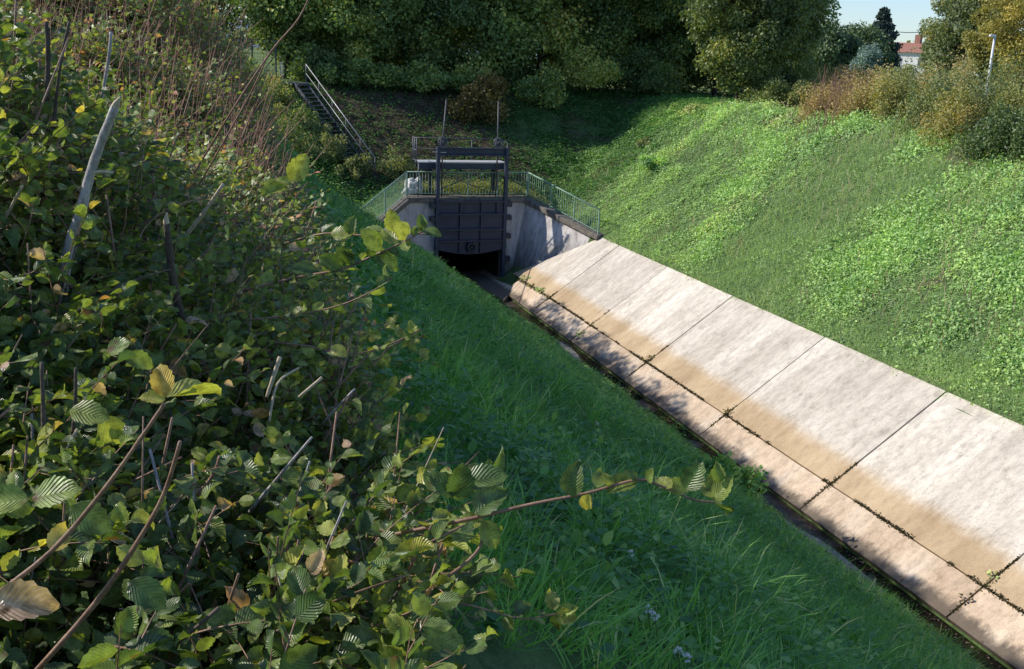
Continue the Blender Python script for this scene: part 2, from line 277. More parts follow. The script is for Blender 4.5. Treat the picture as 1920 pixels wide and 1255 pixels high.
M['brick'] = surf_mat('brick', (0.26, 0.12, 0.09), (0.36, 0.18, 0.13), 6, 0.85, 0.3, 0.01)
M['glass'] = surf_mat('dark_glass', (0.05, 0.06, 0.08), (0.08, 0.09, 0.11), 2, 0.1, 0, 0.01, spec=.8)
M['mud'] = surf_mat('wet_mud', (0.045, 0.035, 0.025), (0.12, 0.09, 0.06), 3.5, 0.45, 0.7, 0.03)
M['sand'] = surf_mat('silt', (0.26, 0.22, 0.17), (0.42, 0.37, 0.30), 5, 0.8, 0.5, 0.02)
M['moss'] = leaf_mat('joint_moss', [(0, (0.05, 0.04, 0.025)), (0.6, (0.10, 0.09, 0.045)), (1, (0.16, 0.19, 0.06))], 0.1, 0.8, 0.1)
M['hill'] = surf_mat('hazed_hill', (0.16, 0.22, 0.27), (0.22, 0.28, 0.33), 0.02, 1.0, 0, 0.01, spec=0)  # bluish distance haze is mixed into the hill colour
def water_mat():
    m, n, N = new_mat('still_water'); L = n.links.new
    p = N('ShaderNodeBsdfPrincipled'); p.inputs['Roughness'].default_value = 0.06
    p.inputs['Specular IOR Level'].default_value = 0.5
    tc = N('ShaderNodeTexCoord'); a = N('ShaderNodeTexNoise'); a.inputs['Scale'].default_value = 2.2; a.inputs['Detail'].default_value = 6; L(tc.outputs['Object'], a.inputs['Vector'])
    r = ramp(n, [(0.4, (0.02, 0.016, 0.010)), (0.6, (0.03, 0.05, 0.012))], a.outputs[0]); L(r.outputs[0], p.inputs['Base Color'])
    b = N('ShaderNodeTexNoise'); b.inputs['Scale'].default_value = 9; L(tc.outputs['Object'], b.inputs['Vector'])
    bp = N('ShaderNodeBump'); bp.inputs['Strength'].default_value = 0.12; bp.inputs['Distance'].default_value = 0.01; L(b.outputs[0], bp.inputs['Height']); L(bp.outputs[0], p.inputs['Normal'])
    o = N('ShaderNodeOutputMaterial'); L(p.outputs[0], o.inputs[0]); return m
M['water'] = water_mat()

# ------------------------------------------------------------------ object helpers
def link(name, me, mat, parent=None, smooth=False):
    o = bpy.data.objects.new(name, me); COL.objects.link(o)
    if mat is not None: me.materials.append(M[mat] if isinstance(mat, str) else mat)
    if parent is not None: o.parent = parent
    if smooth: me.polygons.foreach_set('use_smooth', np.ones(len(me.polygons), bool))
    return o
def np_mesh(name, V, Q, tint=None, uv=None, attr='tint'):
    """V (n,3); Q list of (k,3|4) int arrays; tint per face"""
    me = bpy.data.meshes.new(name)
    V = np.ascontiguousarray(V, np.float32)
    me.vertices.add(len(V)); me.vertices.foreach_set('co', V.ravel())
    loops = np.concatenate([q.ravel() for q in Q]).astype(np.int32)
    tot = np.concatenate([np.full(len(q), q.shape[1]) for q in Q]).astype(np.int32)
    st = np.concatenate([[0], np.cumsum(tot)[:-1]]).astype(np.int32)
    me.loops.add(len(loops)); me.loops.foreach_set('vertex_index', loops)
    me.polygons.add(len(tot)); me.polygons.foreach_set('loop_start', st)
    if tint is not None:
        a = me.attributes.new(attr, 'FLOAT', 'FACE'); a.data.foreach_set('value', np.ascontiguousarray(tint, np.float32))
    if uv is not None:
        u = me.uv_layers.new(name='UVMap'); u.data.foreach_set('uv', np.ascontiguousarray(uv[loops], np.float32).ravel())
    me.update(calc_edges=True); me.validate()
    return me
def thing(name, label, cat, loc=(0, 0, 0), group=None):
    o = bpy.data.objects.new(name, None); COL.objects.link(o); o.location = loc; o.empty_display_size = .2
    o['label'] = label; o['category'] = cat
    if group: o['group'] = group
    return o
def tag(o, label, cat, group=None, kind=None):
    if label: o['label'] = label
    if cat: o['category'] = cat
    if group: o['group'] = group
    if kind: o['kind'] = kind
    return o
class MB:
    def __init__(s): s.v = []; s.f = []; s.n = 0
    def add(s, V, Fs):
        s.v.append(A(V, float)); s.f += [[i + s.n for i in f] for f in Fs]; s.n += len(V); return s
    def box(s, a, b):
        x0, y0, z0 = a; x1, y1, z1 = b
        return s.add([(x0, y0, z0), (x1, y0, z0), (x1, y1, z0), (x0, y1, z0), (x0, y0, z1), (x1, y0, z1), (x1, y1, z1), (x0, y1, z1)],
                     [(3, 2, 1, 0), (4, 5, 6, 7), (0, 1, 5, 4), (1, 2, 6, 5), (2, 3, 7, 6), (3, 0, 4, 7)])
    def bar(s, p, q, w, h, up=(0, 0, 1)):
        p = A(p, float); q = A(q, float); d = q - p; d /= np.linalg.norm(d); u = A(up, float)
        sd = np.cross(d, u)
        if np.linalg.norm(sd) < 1e-4: sd = np.cross(d, A([0, 1., 0]))
        sd /= np.linalg.norm(sd); u = np.cross(sd, d)
        V = [c + sd * a * w / 2 + u * b * h / 2 for c in (p, q) for a, b in ((-1, -1), (1, -1), (1, 1), (-1, 1))]
        return s.add(V, [(3, 2, 1, 0), (4, 5, 6, 7), (0, 1, 5, 4), (1, 2, 6, 5), (2, 3, 7, 6), (3, 0, 4, 7)])
    def tube(s, P, r, n=8, cap=True):
        P = A(P, float); k = len(P); r = np.broadcast_to(np.asarray(r, float), (k,))
        T = np.gradient(P, axis=0); T /= np.linalg.norm(T, axis=1)[:, None] + 1e-9
        ref = A([0, 0, 1.]) if abs(T[0][2]) < .9 else A([1., 0, 0])
        V = []
        u = np.cross(T[0], ref); u /= np.linalg.norm(u)
        for i in range(k):
            u = u - T[i] * np.dot(u, T[i]); u /= np.linalg.norm(u) + 1e-9; w_ = np.cross(T[i], u)
            for j in range(n):
                a = 2 * math.pi * j / n; V.append(P[i] + r[i] * (math.cos(a) * u + math.sin(a) * w_))
        Fs = [(i * n + j, i * n + (j + 1) % n, (i + 1) * n + (j + 1) % n, (i + 1) * n + j) for i in range(k - 1) for j in range(n)]
        if cap: Fs += [tuple(range(n))[::-1], tuple((k - 1) * n + j for j in range(n))]
        return s.add(V, Fs)
    def torus(s, c, R_, r, ax, n=24, m=6):
        ax = A(ax, float); ax /= np.linalg.norm(ax); u = np.cross(ax, A([0.3, 0.2, 1.])); u /= np.linalg.norm(u); w_ = np.cross(ax, u)
        V = []
        for i in range(n):
            a = 2 * math.pi * i / n; d = math.cos(a) * u + math.sin(a) * w_
            for j in range(m):
                b = 2 * math.pi * j / m; V.append(A(c) + d * (R_ + r * math.cos(b)) + ax * r * math.sin(b))
        return s.add(V, [(i * m + j, i * m + (j + 1) % m, ((i + 1) % n) * m + (j + 1) % m, ((i + 1) % n) * m + j) for i in range(n) for j in range(m)])
    def build(s, name, mat, parent=None, smooth=False, bevel=0):
        me = bpy.data.meshes.new(name); me.from_pydata(np.concatenate(s.v).tolist(), [], s.f); me.update()
        o = link(name, me, mat, parent, smooth)
        if bevel:
            b = o.modifiers.new('bevel', 'BEVEL'); b.width = bevel; b.segments = 2; b.limit_method = 'ANGLE'
        return o

def unit(v): return v / (np.linalg.norm(v, axis=-1, keepdims=True) + 1e-9)
# leaf templates: verts (x along, y across, z up), faces, uv
def tpl_simple(w=.36, z=.09):
    return A([(0, 0, 0), (.45, w, z), (1, 0, -.06), (.45, -w, z)]), [A([(0, 2, 1)]), A([(0, 3, 2)])], None
def tpl_mid():
    V = A([(0, 0, 0), (.25, .27, .06), (.6, .30, .07), (1, 0, -.12), (.6, -.30, .07), (.25, -.27, .06), (.5, 0, .02)])
    return V, [A([(0, 6, 1), (1, 6, 2), (2, 6, 3), (3, 6, 4), (4, 6, 5), (5, 6, 0)])], None
def tpl_full(nl=11, curl=.12, cup=.10, asym=0.0):
    V = []; UV = []; ac = [-1, -.5, 0, .5, 1]
    for i in range(nl + 1):
        t = i / nl; wd = .33 * math.sin(math.pi * (t ** .82)) ** .72 if 0 < t < 1 else 0.004
        ser = 1.0 + (.09 if i % 2 else -.05)
        for a in ac:
            k = ser if abs(a) == 1 else 1
            y = a * wd * k
            V.append((t + (.035 if abs(a) == 1 and i % 2 else 0) * (0 < t < 1), y, cup * (abs(a) ** 1.5) * math.sin(math.pi * t) - curl * t * t + asym * a * t * .3)); UV.append((t, a))
    Fq = []
    for i in range(nl):
        for j in range(4): Fq.append((i * 5 + j, (i + 1) * 5 + j, (i + 1) * 5 + j + 1, i * 5 + j + 1))
    return A(V), [A(Fq)], A(UV)
def tpl_blade():
    return A([(0, -.5, 0), (0, .5, 0), (.4, .42, .0), (.4, -.42, .0), (.75, .3, -.10), (.75, -.3, -.10), (1, 0, -.30)]), [A([(0, 1, 2, 3), (3, 2, 4, 5)]), A([(5, 4, 6)])], None

def leaves(tpl, P, D, Nn, size, tint, width=None):
    """returns (V, Q, tint, uv) of N leaves"""
    T, Fs, UV = tpl; n = len(P); k = len(T)
    D = unit(D); Sd = unit(np.cross(Nn, D)); Nn = np.cross(D, Sd)
    sz = np.asarray(size)[:, None, None]
    wy = sz if width is None else np.asarray(width)[:, None, None]
    V = P[:, None, :] + sz * T[None, :, 0:1] * D[:, None, :] + wy * T[None, :, 1:2] * Sd[:, None, :] + sz * T[None, :, 2:3] * Nn[:, None, :]
    off = (np.arange(n) * k)[:, None, None]
    Q = [(f[None] + off).reshape(-1, f.shape[1]) for f in Fs]
    tt = np.concatenate([np.repeat(tint, len(f)) for f in Fs])
    uv = None if UV is None else np.tile(UV, (n, 1))
    return V.reshape(-1, 3), Q, tt, uv
def join(parts):
    V = []; Q = {}; T = {}; U = []; off = 0
    for v, q, t, uv in parts:
        V.append(v); i = 0
        for f in q:
            Q.setdefault(f.shape[1], []).append(f + off); T.setdefault(f.shape[1], []).append(t[i:i + len(f)]); i += len(f)
        if uv is not None: U.append(uv)
        off += len(v)
    ks = sorted(Q); return np.concatenate(V), [np.concatenate(Q[k]) for k in ks], np.concatenate([np.concatenate(T[k]) for k in ks]), (np.concatenate(U) if U else None)
def leaf_obj(name, parts, mat, parent=None, smooth=False):
    V, Q, T, U = join(parts); return link(name, np_mesh(name, V, Q, T, U), mat, parent, smooth)
def rdir(n, up=0.0):
    v = rng.normal(size=(n, 3)); v[:, 2] += up; return unit(v)

# ------------------------------------------------------------------ terrain
PX = [7.35, 9.98, 15.45, 17.45]; PY = [43.0, 46.45, 46.45, 42.0]; PZ = [-7.35, -6.33, -6.33, -7.4]
def smax(a, b, k=.25): return np.logaddexp(a / k, b / k) * k
def xt(Y):
    t = np.clip((np.asarray(Y, float) - 35.5) / 10, 0, 1); return 12.9 - 1.6 * t * t * (3 - 2 * t)
def slab_z(x): return -10 + .726 * (x - 13.85)
def H(X, Y, rough=True):
    X = np.asarray(X, float); Y = np.asarray(Y, float)
    wob = .35 * (fbm(X, Y, .22) - .5)
    zl = -10 + .68 * (xt(Y) - X) + wob * np.clip((xt(Y) - X) / 2, 0, 1) * 1.2
    zr = -7.37 + .68 * (X - 17.5) + wob * np.clip((X - 18) / 2, 0, 1) * 1.4
    zf = -6.3 + .55 * (Y - 49.5) + wob
    inside = (X > 7.35) & (X < 17.45)
    Yw = np.interp(X, PX, PY); behind = inside & (Y > Yw)
    bed = np.where(X < 13.85, -10.3, slab_z(X) - .24)
    bed = np.where(X > 17.3, -12, bed)
    front = np.maximum(np.maximum(zl, bed), np.where(X > 17.2, zr, -20))
    hp = np.interp(X, PX, PZ) + .1 * np.clip(Y - Yw, 0, 1.5)
    back = np.maximum(smax(smax(zl, zr), zf), hp)
    out_ = np.where(Y > 46.45, smax(smax(zl, zr), zf), np.maximum(zl, zr))
    zl_m = .30 * (fbm(X, Y, .75, 88) - .5) * ((X > .5) & (X < xt(Y) - .6) & (Y < 44) & (Y > 2))
    z = np.where(inside, np.where(behind, back, front), out_) + zl_m
    top = -1.95 + .35 / (1 + np.exp((X - 8) * 1.0)) + .12 * (fbm(X, Y, .12, 9) - .5)
    z = -smax(-z, -top, .22)
    if rough:
        nb = np.where((X > xt(Y)) & (X < 17.6) & ~behind, 0, 1)
        z = z + nb * (.10 * (fbm(X, Y, 1.1, 2) - .5) + .05 * (vn(X, Y, 3.1, 4) - .5))
    return z
def seq(*segs):
    o = []
    for a, b, st in segs: o += list(np.arange(a, b, st))
    return A(o + [segs[-1][1]])
gx = seq((-2500, -400, 300), (-400, -60, 40), (-60, -4, 4), (-4, 34, .25), (34, 60, 2), (60, 300, 30), (300, 2500, 300))
gx = np.sort(np.unique(np.concatenate([gx, [7.35, 9.98, 12.93, 13.87, 15.45, 17.45, 17.3]])))
gy = seq((-300, -20, 40), (-20, -4, 2), (-4, 64, .25), (64, 100, 3), (100, 400, 40), (400, 4000, 400))
GX, GY = np.meshgrid(gx, gy, indexing='ij'); GZ = H(GX, GY)
def cover_at(X, Y):
    """0 bare soil, 1 planted bank, 2 open field"""
    z = H(X, Y, False)
    c = np.ones_like(X, float)
    bowl = 1 / (1 + np.exp(-(Y - 49.6) * 2)) * 1 / (1 + np.exp((X - 18.5 + .35 * (Y - 50)) * 1.2)) * 1 / (1 + np.exp(-(X - 7.2) * 2))
    c = c - bowl * .95
    crest = 1 / (1 + np.exp(-(z + 2.75) * 5)) * (X > 15)
    c = c - .5 * crest * (fbm(X, Y, .5, 5) > .42)
    c = c - .6 * np.clip((fbm(X, Y, .42, 21) - .62) * 7, 0, 1) * (X > 19)
    far = ((Y > 66) | (X > 34) | (X < -6)).astype(float)
    return np.where(far > 0, 2.0, np.clip(c, 0, 1))
nx, ny = GX.shape; idx = np.arange(nx * ny).reshape(nx, ny)
Qg = np.stack([idx[:-1, :-1], idx[1:, :-1], idx[1:, 1:], idx[:-1, 1:]], -1).reshape(-1, 4)
Vg = np.stack([GX, GY, GZ], -1).reshape(-1, 3)
cc = Vg[Qg].mean(1); span = Vg[Qg][:, :, 2].max(1) - Vg[Qg][:, :, 2].min(1)
keep = ~((span > .75) & (cc[:, 0] > 7) & (cc[:, 0] < 17.8) & (cc[:, 1] > 41) & (cc[:, 1] < 47.3))
Qg = Qg[keep]; cc = cc[keep]
g = link('ground', np_mesh('ground', Vg, [Qg], cover_at(cc[:, 0], cc[:, 1]), attr='cover'), 'ground', smooth=True)
tag(g, None, None, kind='structure')

# distant hills on the left horizon
mb = MB(); hs = []
for i in range(41):
    a = radians(-62 + i * 2.2); r_ = 1900
    hs += [(r_ * math.sin(a), r_ * math.cos(a), -6), (r_ * math.sin(a) * 1.1, r_ * math.cos(a) * 1.1, 20 + 75 * max(0, math.cos((i - 14) * .075)) * (0.8 + .4 * float(vn(i, 3, .35))))]
mb.add(hs, [(2 * i, 2 * i + 2, 2 * i + 3, 2 * i + 1) for i in range(40)])
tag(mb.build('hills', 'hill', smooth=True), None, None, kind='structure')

# channel bed: mud, water, silt patch
mb = MB(); n_ = 90; V = []
for i in range(n_ + 1):
    y = 2 + i * (50 - 2) / n_
    for x in (float(xt(y)) - .45, 12.9 - (12.9 - float(xt(y))) * .7, 13.3, 13.65, 14.0):
        V.append((x, y, -10.275 + .10 * float(fbm(x, y, 1.3, 8)) + (.12 if x < float(xt(y)) - .1 else 0)))
mb.add(V, [(i * 5 + j, i * 5 + j + 1, (i + 1) * 5 + j + 1, (i + 1) * 5 + j) for i in range(n_) for j in range(4)])
tag(mb.build('channel_bed', 'mud', smooth=True), None, None, kind='structure')
wb = MB().add([(12.4, 2, -10.215), (14.3, 2, -10.215), (14.3, 52, -10.215), (11.21, 52, -10.215), (11.21, 40, -10.215)], [(0, 1, 2, 3, 4)])
tag(wb.build('water', 'water'), None, None, kind='structure')
mb = MB(); c0 = (13.25, 34.4)
for cx, cy, rx_, ry_ in ((13.22, 35.2, .5, 2.0), (13.3, 18.2, .3, 2.3)):
    ring = []; kk = 26
    for j in range(kk):
        a = 2 * math.pi * j / kk; rr = 1 + .35 * (float(vn(math.cos(a) * 2, math.sin(a) * 2, 1, cx)) - .5)
        ring.append((cx + rx_ * rr * math.cos(a), cy + ry_ * rr * math.sin(a), -10.22))
    mb.add([(cx, cy, -10.165)] + ring, [(0, 1 + j, 1 + (j + 1) % kk) for j in range(kk)])
tag(mb.build('silt_bank', 'sand', smooth=True), None, None, kind='structure')

n = 1500; Y = rng.uniform(9, 46, n); X = np.where(rng.random(n) < .55, 13.78 + .06 * rng.normal(size=n), rng.uniform(12.9, 13.8, n))
tag(leaf_obj('channel_litter', [leaves(tpl_simple(.32), np.stack([X, Y, np.maximum(-10.20, slab_z(X) * (X > 13.85) - 20 * (X <= 13.85))], 1), rdir(n) * A([1, 1, .1]), rdir(n, 3), rng.uniform(.03, .09, n), rng.random(n))], 'litter'), 'brown leaves and bits drifted along the water line of the channel', None, kind='stuff')

# ------------------------------------------------------------------ concrete slope lining
lin = thing('slope_lining', 'pale concrete slab lining on the sunlit side of the channel, stained brown along its foot', 'concrete slope', (13.85, 30, -10))
JY = [5.2, 9.8, 14.9, 20.03, 25.15, 30.47, 35.45, 40.03]
def panel(x0, x1, ya, yb, name, mat, tilt=0.0, lift=0.0, corner=None):
    # ya/yb: y at the near / far edge, as functions of x if tuples (at x0, at x1)
    nx_, ny_ = 8, 12; V = []; th = .16
    nrm = A([-.726, 0, 1]) / math.hypot(.726, 1)
    for k in (0, 1):
        for i in range(nx_ + 1):
            x = x0 + (x1 - x0) * i / nx_
            a = ya; b = yb[0] + (yb[1] - yb[0]) * i / nx_ if isinstance(yb, tuple) else yb
            for j in range(ny_ + 1):
                y = a + (b - a) * j / ny_
                e = .010 * (float(fbm(x, y, 1.2, 3)) - .5)
                ex = .012 * (float(vn(y, x, 9, 6)) - .5) if i in (0, nx_) else 0
                p = A([x + ex, y, slab_z(x)]) + nrm * (lift + e + tilt * (j / ny_) - k * th); V.append(p)
    m_ = (nx_ + 1) * (ny_ + 1); Fs = []
    I = lambda i, j, k=0: k * m_ + i * (ny_ + 1) + j
    for i in range(nx_):
        for j in range(ny_):
            Fs += [(I(i, j), I(i + 1, j), I(i + 1, j + 1), I(i, j + 1)), (I(i, j, 1), I(i, j + 1, 1), I(i + 1, j + 1, 1), I(i + 1, j, 1))]
    for i in range(nx_): Fs += [(I(i, 0, 1), I(i + 1, 0, 1), I(i + 1, 0), I(i, 0)), (I(i, ny_), I(i + 1, ny_), I(i + 1, ny_, 1), I(i, ny_, 1))]
    for j in range(ny_): Fs += [(I(0, j), I(0, j + 1), I(0, j + 1, 1), I(0, j, 1)), (I(nx_, j, 1), I(nx_, j + 1, 1), I(nx_, j + 1), I(nx_, j))]
    return MB().add(V, Fs).build(name, mat, lin_p, smooth=False)
lin_p = lin
for o_ in (): pass
_gap = .024
def child_fix(o): o.matrix_parent_inverse = Matrix.Translation(-Vector(o.parent.location))
for k in range(len(JY) - 1):
    t = .012 * (float(vn(k, 3, 1.7)) - .5); l_ = .01 * (float(vn(k, 9, 2.3)) - .5)
    child_fix(panel(14.575, 17.5, JY[k] + _gap, JY[k + 1] - _gap, 'upper_panel', 'slab_up', t, l_))
    child_fix(panel(13.8, 14.545, JY[k] + _gap, JY[k + 1] - _gap, 'lower_panel', 'slab_low', t, -l_))
child_fix(panel(14.575, 17.5, 40.03 + _gap, (45.0, 41.95), 'upper_panel', 'slab_up', 0, 0))
child_fix(panel(13.8, 14.545, 40.03 + _gap, 43.85, 'lower_panel', 'slab_low', 0, 0))
# worn top edge beam of the lining
mb = MB()
for k in range(len(JY) - 1): mb.box((17.505, JY[k] + .02, -7.56), (17.63, JY[k + 1] - .02, -7.365 + .012 * (k % 2)))
mb.box((17.505, 40.05, -7.56), (17.63, 41.9, -7.36))
child_fix(mb.build('top_kerb', 'coping', lin, bevel=.02))

def strip_bits(name, segs, mat, n_per_m, spread, size, label, kind='stuff'):
    parts = []
    for p, q, sp, ta in segs:
        p, q = A(p, float), A(q, float); n = max(2, int(np.linalg.norm(q - p) * n_per_m)); t = rng.random(n)
        t = t[fbm(t * np.linalg.norm(q - p) + p[1] * 3, t * 0 + p[0], .9, 31) > .38 - .2 * (ta > .5)]
        n = len(t)
        if n < 1: continue
        P = p + (q - p) * t[:, None]; off = rng.normal(size=n) * sp; P[:, 0] += off * .5; P[:, 1] += rng.normal(size=n) * sp * .6
        P[:, 2] = np.where(P[:, 0] < 17.5, slab_z(P[:, 0]) + .008, P[:, 2])
        parts.append(leaves(tpl_simple(.4), P, rdir(n, .4), rdir(n, 1.2), rng.uniform(.5, 1.2, n) * size, np.clip(rng.random(n) * .7 + ta * .3, 0, 1)))
    return tag(leaf_obj(name, parts, mat), label, None, kind=kind)
sg = [((14.56, JY[k], 0), (14.56, JY[k + 1], 0), .035, 0) for k in range(len(JY) - 1)] + [((14.56, 40, 0), (14.5, 44, 0), .07, 1)]
sg += [((13.9, y, 0), (14.9, y, 0), .045, .3) for y in JY] + [((14.45, y, 0), (14.75, y, 0), .09, 1) for y in JY]
sg += [((14.9, y, 0), (15.3, y, 0), .02, .3) for y in JY]
strip_bits('joint_moss', sg, 'moss', 260, .05, .045, 'dry moss and dirt caught in the joints of the concrete slabs')

# ------------------------------------------------------------------ headwall and wing walls
hw = thing('culvert_headwall', 'concrete headwall with splayed wing walls around the dark culvert mouth', 'headwall', (12.8, 46.5, -10))
def hb(mb, name, mat, **k): o = mb.build(name, mat, hw, **k); child_fix(o); return o
def skin(mbx, T, B, thick, nrm, nseg=14, nz=8):
    """solid warped wall between polyline T (top) and B (bottom)"""
    def res(P, n):
        P = A(P, float); d = np.r_[0, np.cumsum(np.linalg.norm(np.diff(P, axis=0), axis=1))]; t = np.linspace(0, d[-1], n + 1)
        return np.stack([np.interp(t, d, P[:, i]) for i in range(3)], 1)
    T, B = res(T, nseg), res(B, nseg); nrm = A(nrm, float); nrm /= np.linalg.norm(nrm); V = []
    for k in (0, 1):
        for i in range(nseg + 1):
            for j in range(nz + 1): V.append(B[i] + (T[i] - B[i]) * j / nz - nrm * thick * k)
    m_ = (nseg + 1) * (nz + 1); I = lambda i, j, k=0: k * m_ + i * (nz + 1) + j; Fs = []
    for i in range(nseg):
        for j in range(nz): Fs += [(I(i, j), I(i + 1, j), I(i + 1, j + 1), I(i, j + 1)), (I(i, j, 1), I(i, j + 1, 1), I(i + 1, j + 1, 1), I(i + 1, j, 1))]
        Fs += [(I(i, nz), I(i + 1, nz), I(i + 1, nz, 1), I(i, nz, 1)), (I(i, 0, 1), I(i + 1, 0, 1), I(i + 1, 0), I(i, 0))]
    for j in range(nz): Fs += [(I(0, j), I(0, j + 1), I(0, j + 1, 1), I(0, j, 1)), (I(nseg, j, 1), I(nseg, j + 1, 1), I(nseg, j + 1), I(nseg, j))]
    return mbx.add(V, Fs)
mb = MB()   # front wall: left leaf, right leaf (battered sides), lintel
def prism(mbx, poly, y0, y1):
    n = len(poly); V = [(x, y0, z) for x, z in poly] + [(x, y1, z) for x, z in poly]
    return mbx.add(V, [tuple(range(n)), tuple(range(2 * n - 1, n - 1, -1))] + [(j, j + n, (j + 1) % n + n, (j + 1) % n)[::-1] for j in range(n)])
prism(mb, [(11.0, -10.6), (11.2, -10.6), (11.2, -6.44), (9.98, -6.44)], 46.3, 46.95)
prism(mb, [(14.45, -10.6), (14.8, -10.6), (15.45, -6.44), (14.45, -6.44)], 46.3, 46.95)
prism(mb, [(11.2, -8.35), (14.45, -8.35), (14.45, -6.44), (11.2, -6.44)], 46.302, 46.95)
hb(mb, 'front_wall', 'wall')
hb(skin(MB(), [(15.449, 46.3, -6.44), (17.45, 42.0, -7.46)], [(14.8, 46.3, -10.5), (14.95, 45.1, -10.2), (15.35, 44.4, -9.05), (16.5, 43.2, -8.2), (17.45, 42.0, -7.6)], .35, (-.85, -.5, .1)), 'wing_wall', 'wall_moss_shadow')
hb(skin(MB(), [(9.981, 46.3, -6.44), (7.35, 43.0, -7.46)], [(11.0, 46.3, -10.5), (10.2, 44.6, -9.7), (9.0, 43.6, -8.9), (7.35, 42.9, -8.1)], -.35, (-.7, .7, -.1)), 'wing_wall', 'wall_moss_shadow')
mb = MB()
mb.box((9.9, 46.18, -6.438), (15.55, 47.1, -6.2))
hb(mb, 'coping', 'coping', bevel=.025)
for a, b in (((15.5, 46.5, -6.32), (17.5, 42.0, -7.36)), ((9.95, 46.5, -6.32), (7.3, 42.9, -7.38))):
    hb(MB().bar(a, b, .5, .22), 'coping', 'coping', bevel=.025)
# culvert barrel
mb = MB(); y0, y1 = 46.96, 56
mb.box((11.0, y0, -10.6), (11.2, y1, -8.2)); mb.box((14.45, y0, -10.6), (14.65, y1, -8.2)); mb.box((11.2, y0, -8.35), (14.45, y1, -8.2)); mb.box((11.2, y1, -10.6), (14.45, y1 + .2, -8.35)); mb.box((11.2, 49.2, -10.6), (14.45, y1, -10.24))
hb(mb, 'culvert_barrel', 'tunnel')
# apron floor in front of the mouth
V = [(13.4, 42.5, -10.1), (14.35, 43.9, -9.86), (15.2, 44.7, -9.55), (14.82, 46.35, -9.98), (14.45, 46.35, -10.04), (14.45, 49, -10.09), (13.2, 49, -10.17), (13.2, 46, -10.17)]
hb(MB().add(V + [(x, y, z - .2) for x, y, z in V], [tuple(range(8)), tuple(range(15, 7, -1))] + [(j, j + 8, (j + 1) % 8 + 8, (j + 1) % 8)[::-1] for j in range(8)]), 'apron', 'slab_low')
hb(MB().box((14.515, 46.29, -8.55), (14.62, 46.299, -8.28)), 'paint_mark', 'green_paint')

# ------------------------------------------------------------------ sluice gate
sg_ = thing('sluice_gate', 'dark blue steel sluice gate half raised in front of the culvert mouth', 'sluice gate', (12.8, 46.1, -8.7))
def gb(mb, name, mat, parent=None, **k):
    o = mb.build(name, mat, parent or sg_, **k)
    if parent is None: child_fix(o)
    else: o.matrix_parent_inverse = (Matrix.Translation(Vector(sg_.location)) @ parent.matrix_parent_inverse).inverted() if False else Matrix.Identity(4)
    return o
arc = [(11.33 + 3.02 * i / 16, -8.55 - .22 * math.sin(math.pi * i / 16)) for i in range(17)]
gp = gb(prism(MB(), arc + [(14.35, -6.33), (11.33, -6.33)], 46.10, 46.14), 'gate_leaf', 'steel')
for zz in (-6.36, -6.93, -7.62, -8.14):
    gb(MB().box((11.36, 45.95, zz - .035), (14.32, 46.098, zz + .035)), 'stiffener', 'steel', gp)
for xx in (12.33, 13.30): gb(MB().box((xx - .025, 46.0, -8.7), (xx + .025, 46.097, -6.33)), 'stiffener', 'steel', gp)
gb(MB().box((14.0, 46.0, -6.9), (14.04, 46.096, -6.36)), 'stiffener', 'steel', gp)
mb = MB().torus((12.86, 45.93, -8.42), .17, .05, (0, 1, 0)).tube([(12.86, 45.86, -8.42), (12.86, 46.1, -8.42)], .06, 12).box((12.70, 45.99, -8.68), (12.74, 46.095, -8.18)).box((12.98, 45.99, -8.68), (13.02, 46.095, -8.18))
gb(mb, 'lifting_eye', 'steel_dark', gp)
def chan(x, z0, z1, s):
    m_ = MB(); m_.box((x - .075, 46.0, z0), (x + .075, 46.03, z1)).box((x - .075, 46.031, z0), (x - .055, 46.22, z1)).box((x + .055, 46.031, z0), (x + .075, 46.22, z1)); return m_
gb(chan(11.27, -10.15, -3.94, 1), 'guide_post', 'steel', bevel=.006)['label'] = 'left guide post with a pale sunlit edge'
gb(chan(14.42, -10.15, -4.0, 1), 'guide_post', 'steel', bevel=.006)
for x, s, zs in ((11.19, -1, (-6.55, -7.15, -9.0)), (14.5, 1, (-6.5, -7.1, -7.95, -9.0))):
    for zz in zs: gb(MB().box((min(x, x + s * .24), 46.02, zz - .11), (max(x, x + s * .24), 46.295, zz + .11)), 'bracket', 'steel_dark', bevel=.01)
mb = MB().box((11.2, 46.02, -4.02), (14.5, 46.3, -3.985)).box((11.2, 46.02, -4.33), (14.5, 46.3, -4.295)).box((11.2, 46.14, -4.294), (14.5, 46.17, -4.021))
gb(mb, 'top_beam', 'steel', bevel=.004)
for x in (11.52, 14.06):
    lean = .13 if x < 12 else -.03
    gb(MB().tube([(x, 46.4, -6.6), (x, 46.4, -3.7), (x + lean, 46.4, -1.93)], .034, 8), 'lifting_screw', 'steel_rod', smooth=True)
    gear = gb(MB().box((x - .1, 46.28, -3.98), (x + .12, 46.52, -3.68)).tube([(x, 46.4, -3.68), (x, 46.4, -3.55)], .085, 12), 'gearbox', 'steel_dark', bevel=.02)
    hwl = MB().torus((x - .09, 46.0, -3.74), .20, .026, (.25, 1, 0))
    for a in (0, 1, 2): hwl.bar((x - .07 - .19 * math.cos(a * math.pi / 3 + .2), 46.0, -3.74 - .19 * math.sin(a * math.pi / 3 + .2)), (x - .07 + .19 * math.cos(a * math.pi / 3 + .2), 46.0, -3.74 + .19 * math.sin(a * math.pi / 3 + .2)), .02, .02)
    hwl.tube([(x - .07, 46.1, -3.76), (x - .03, 46.3, -3.76)], .03, 8)
    gb(hwl, 'handwheel', 'galv_dull', gear, smooth=True)
gb(MB().bar((10.98, 46.0, -4.17), (11.6, 46.05, -4.2), .03, .035), 'lever', 'galv')
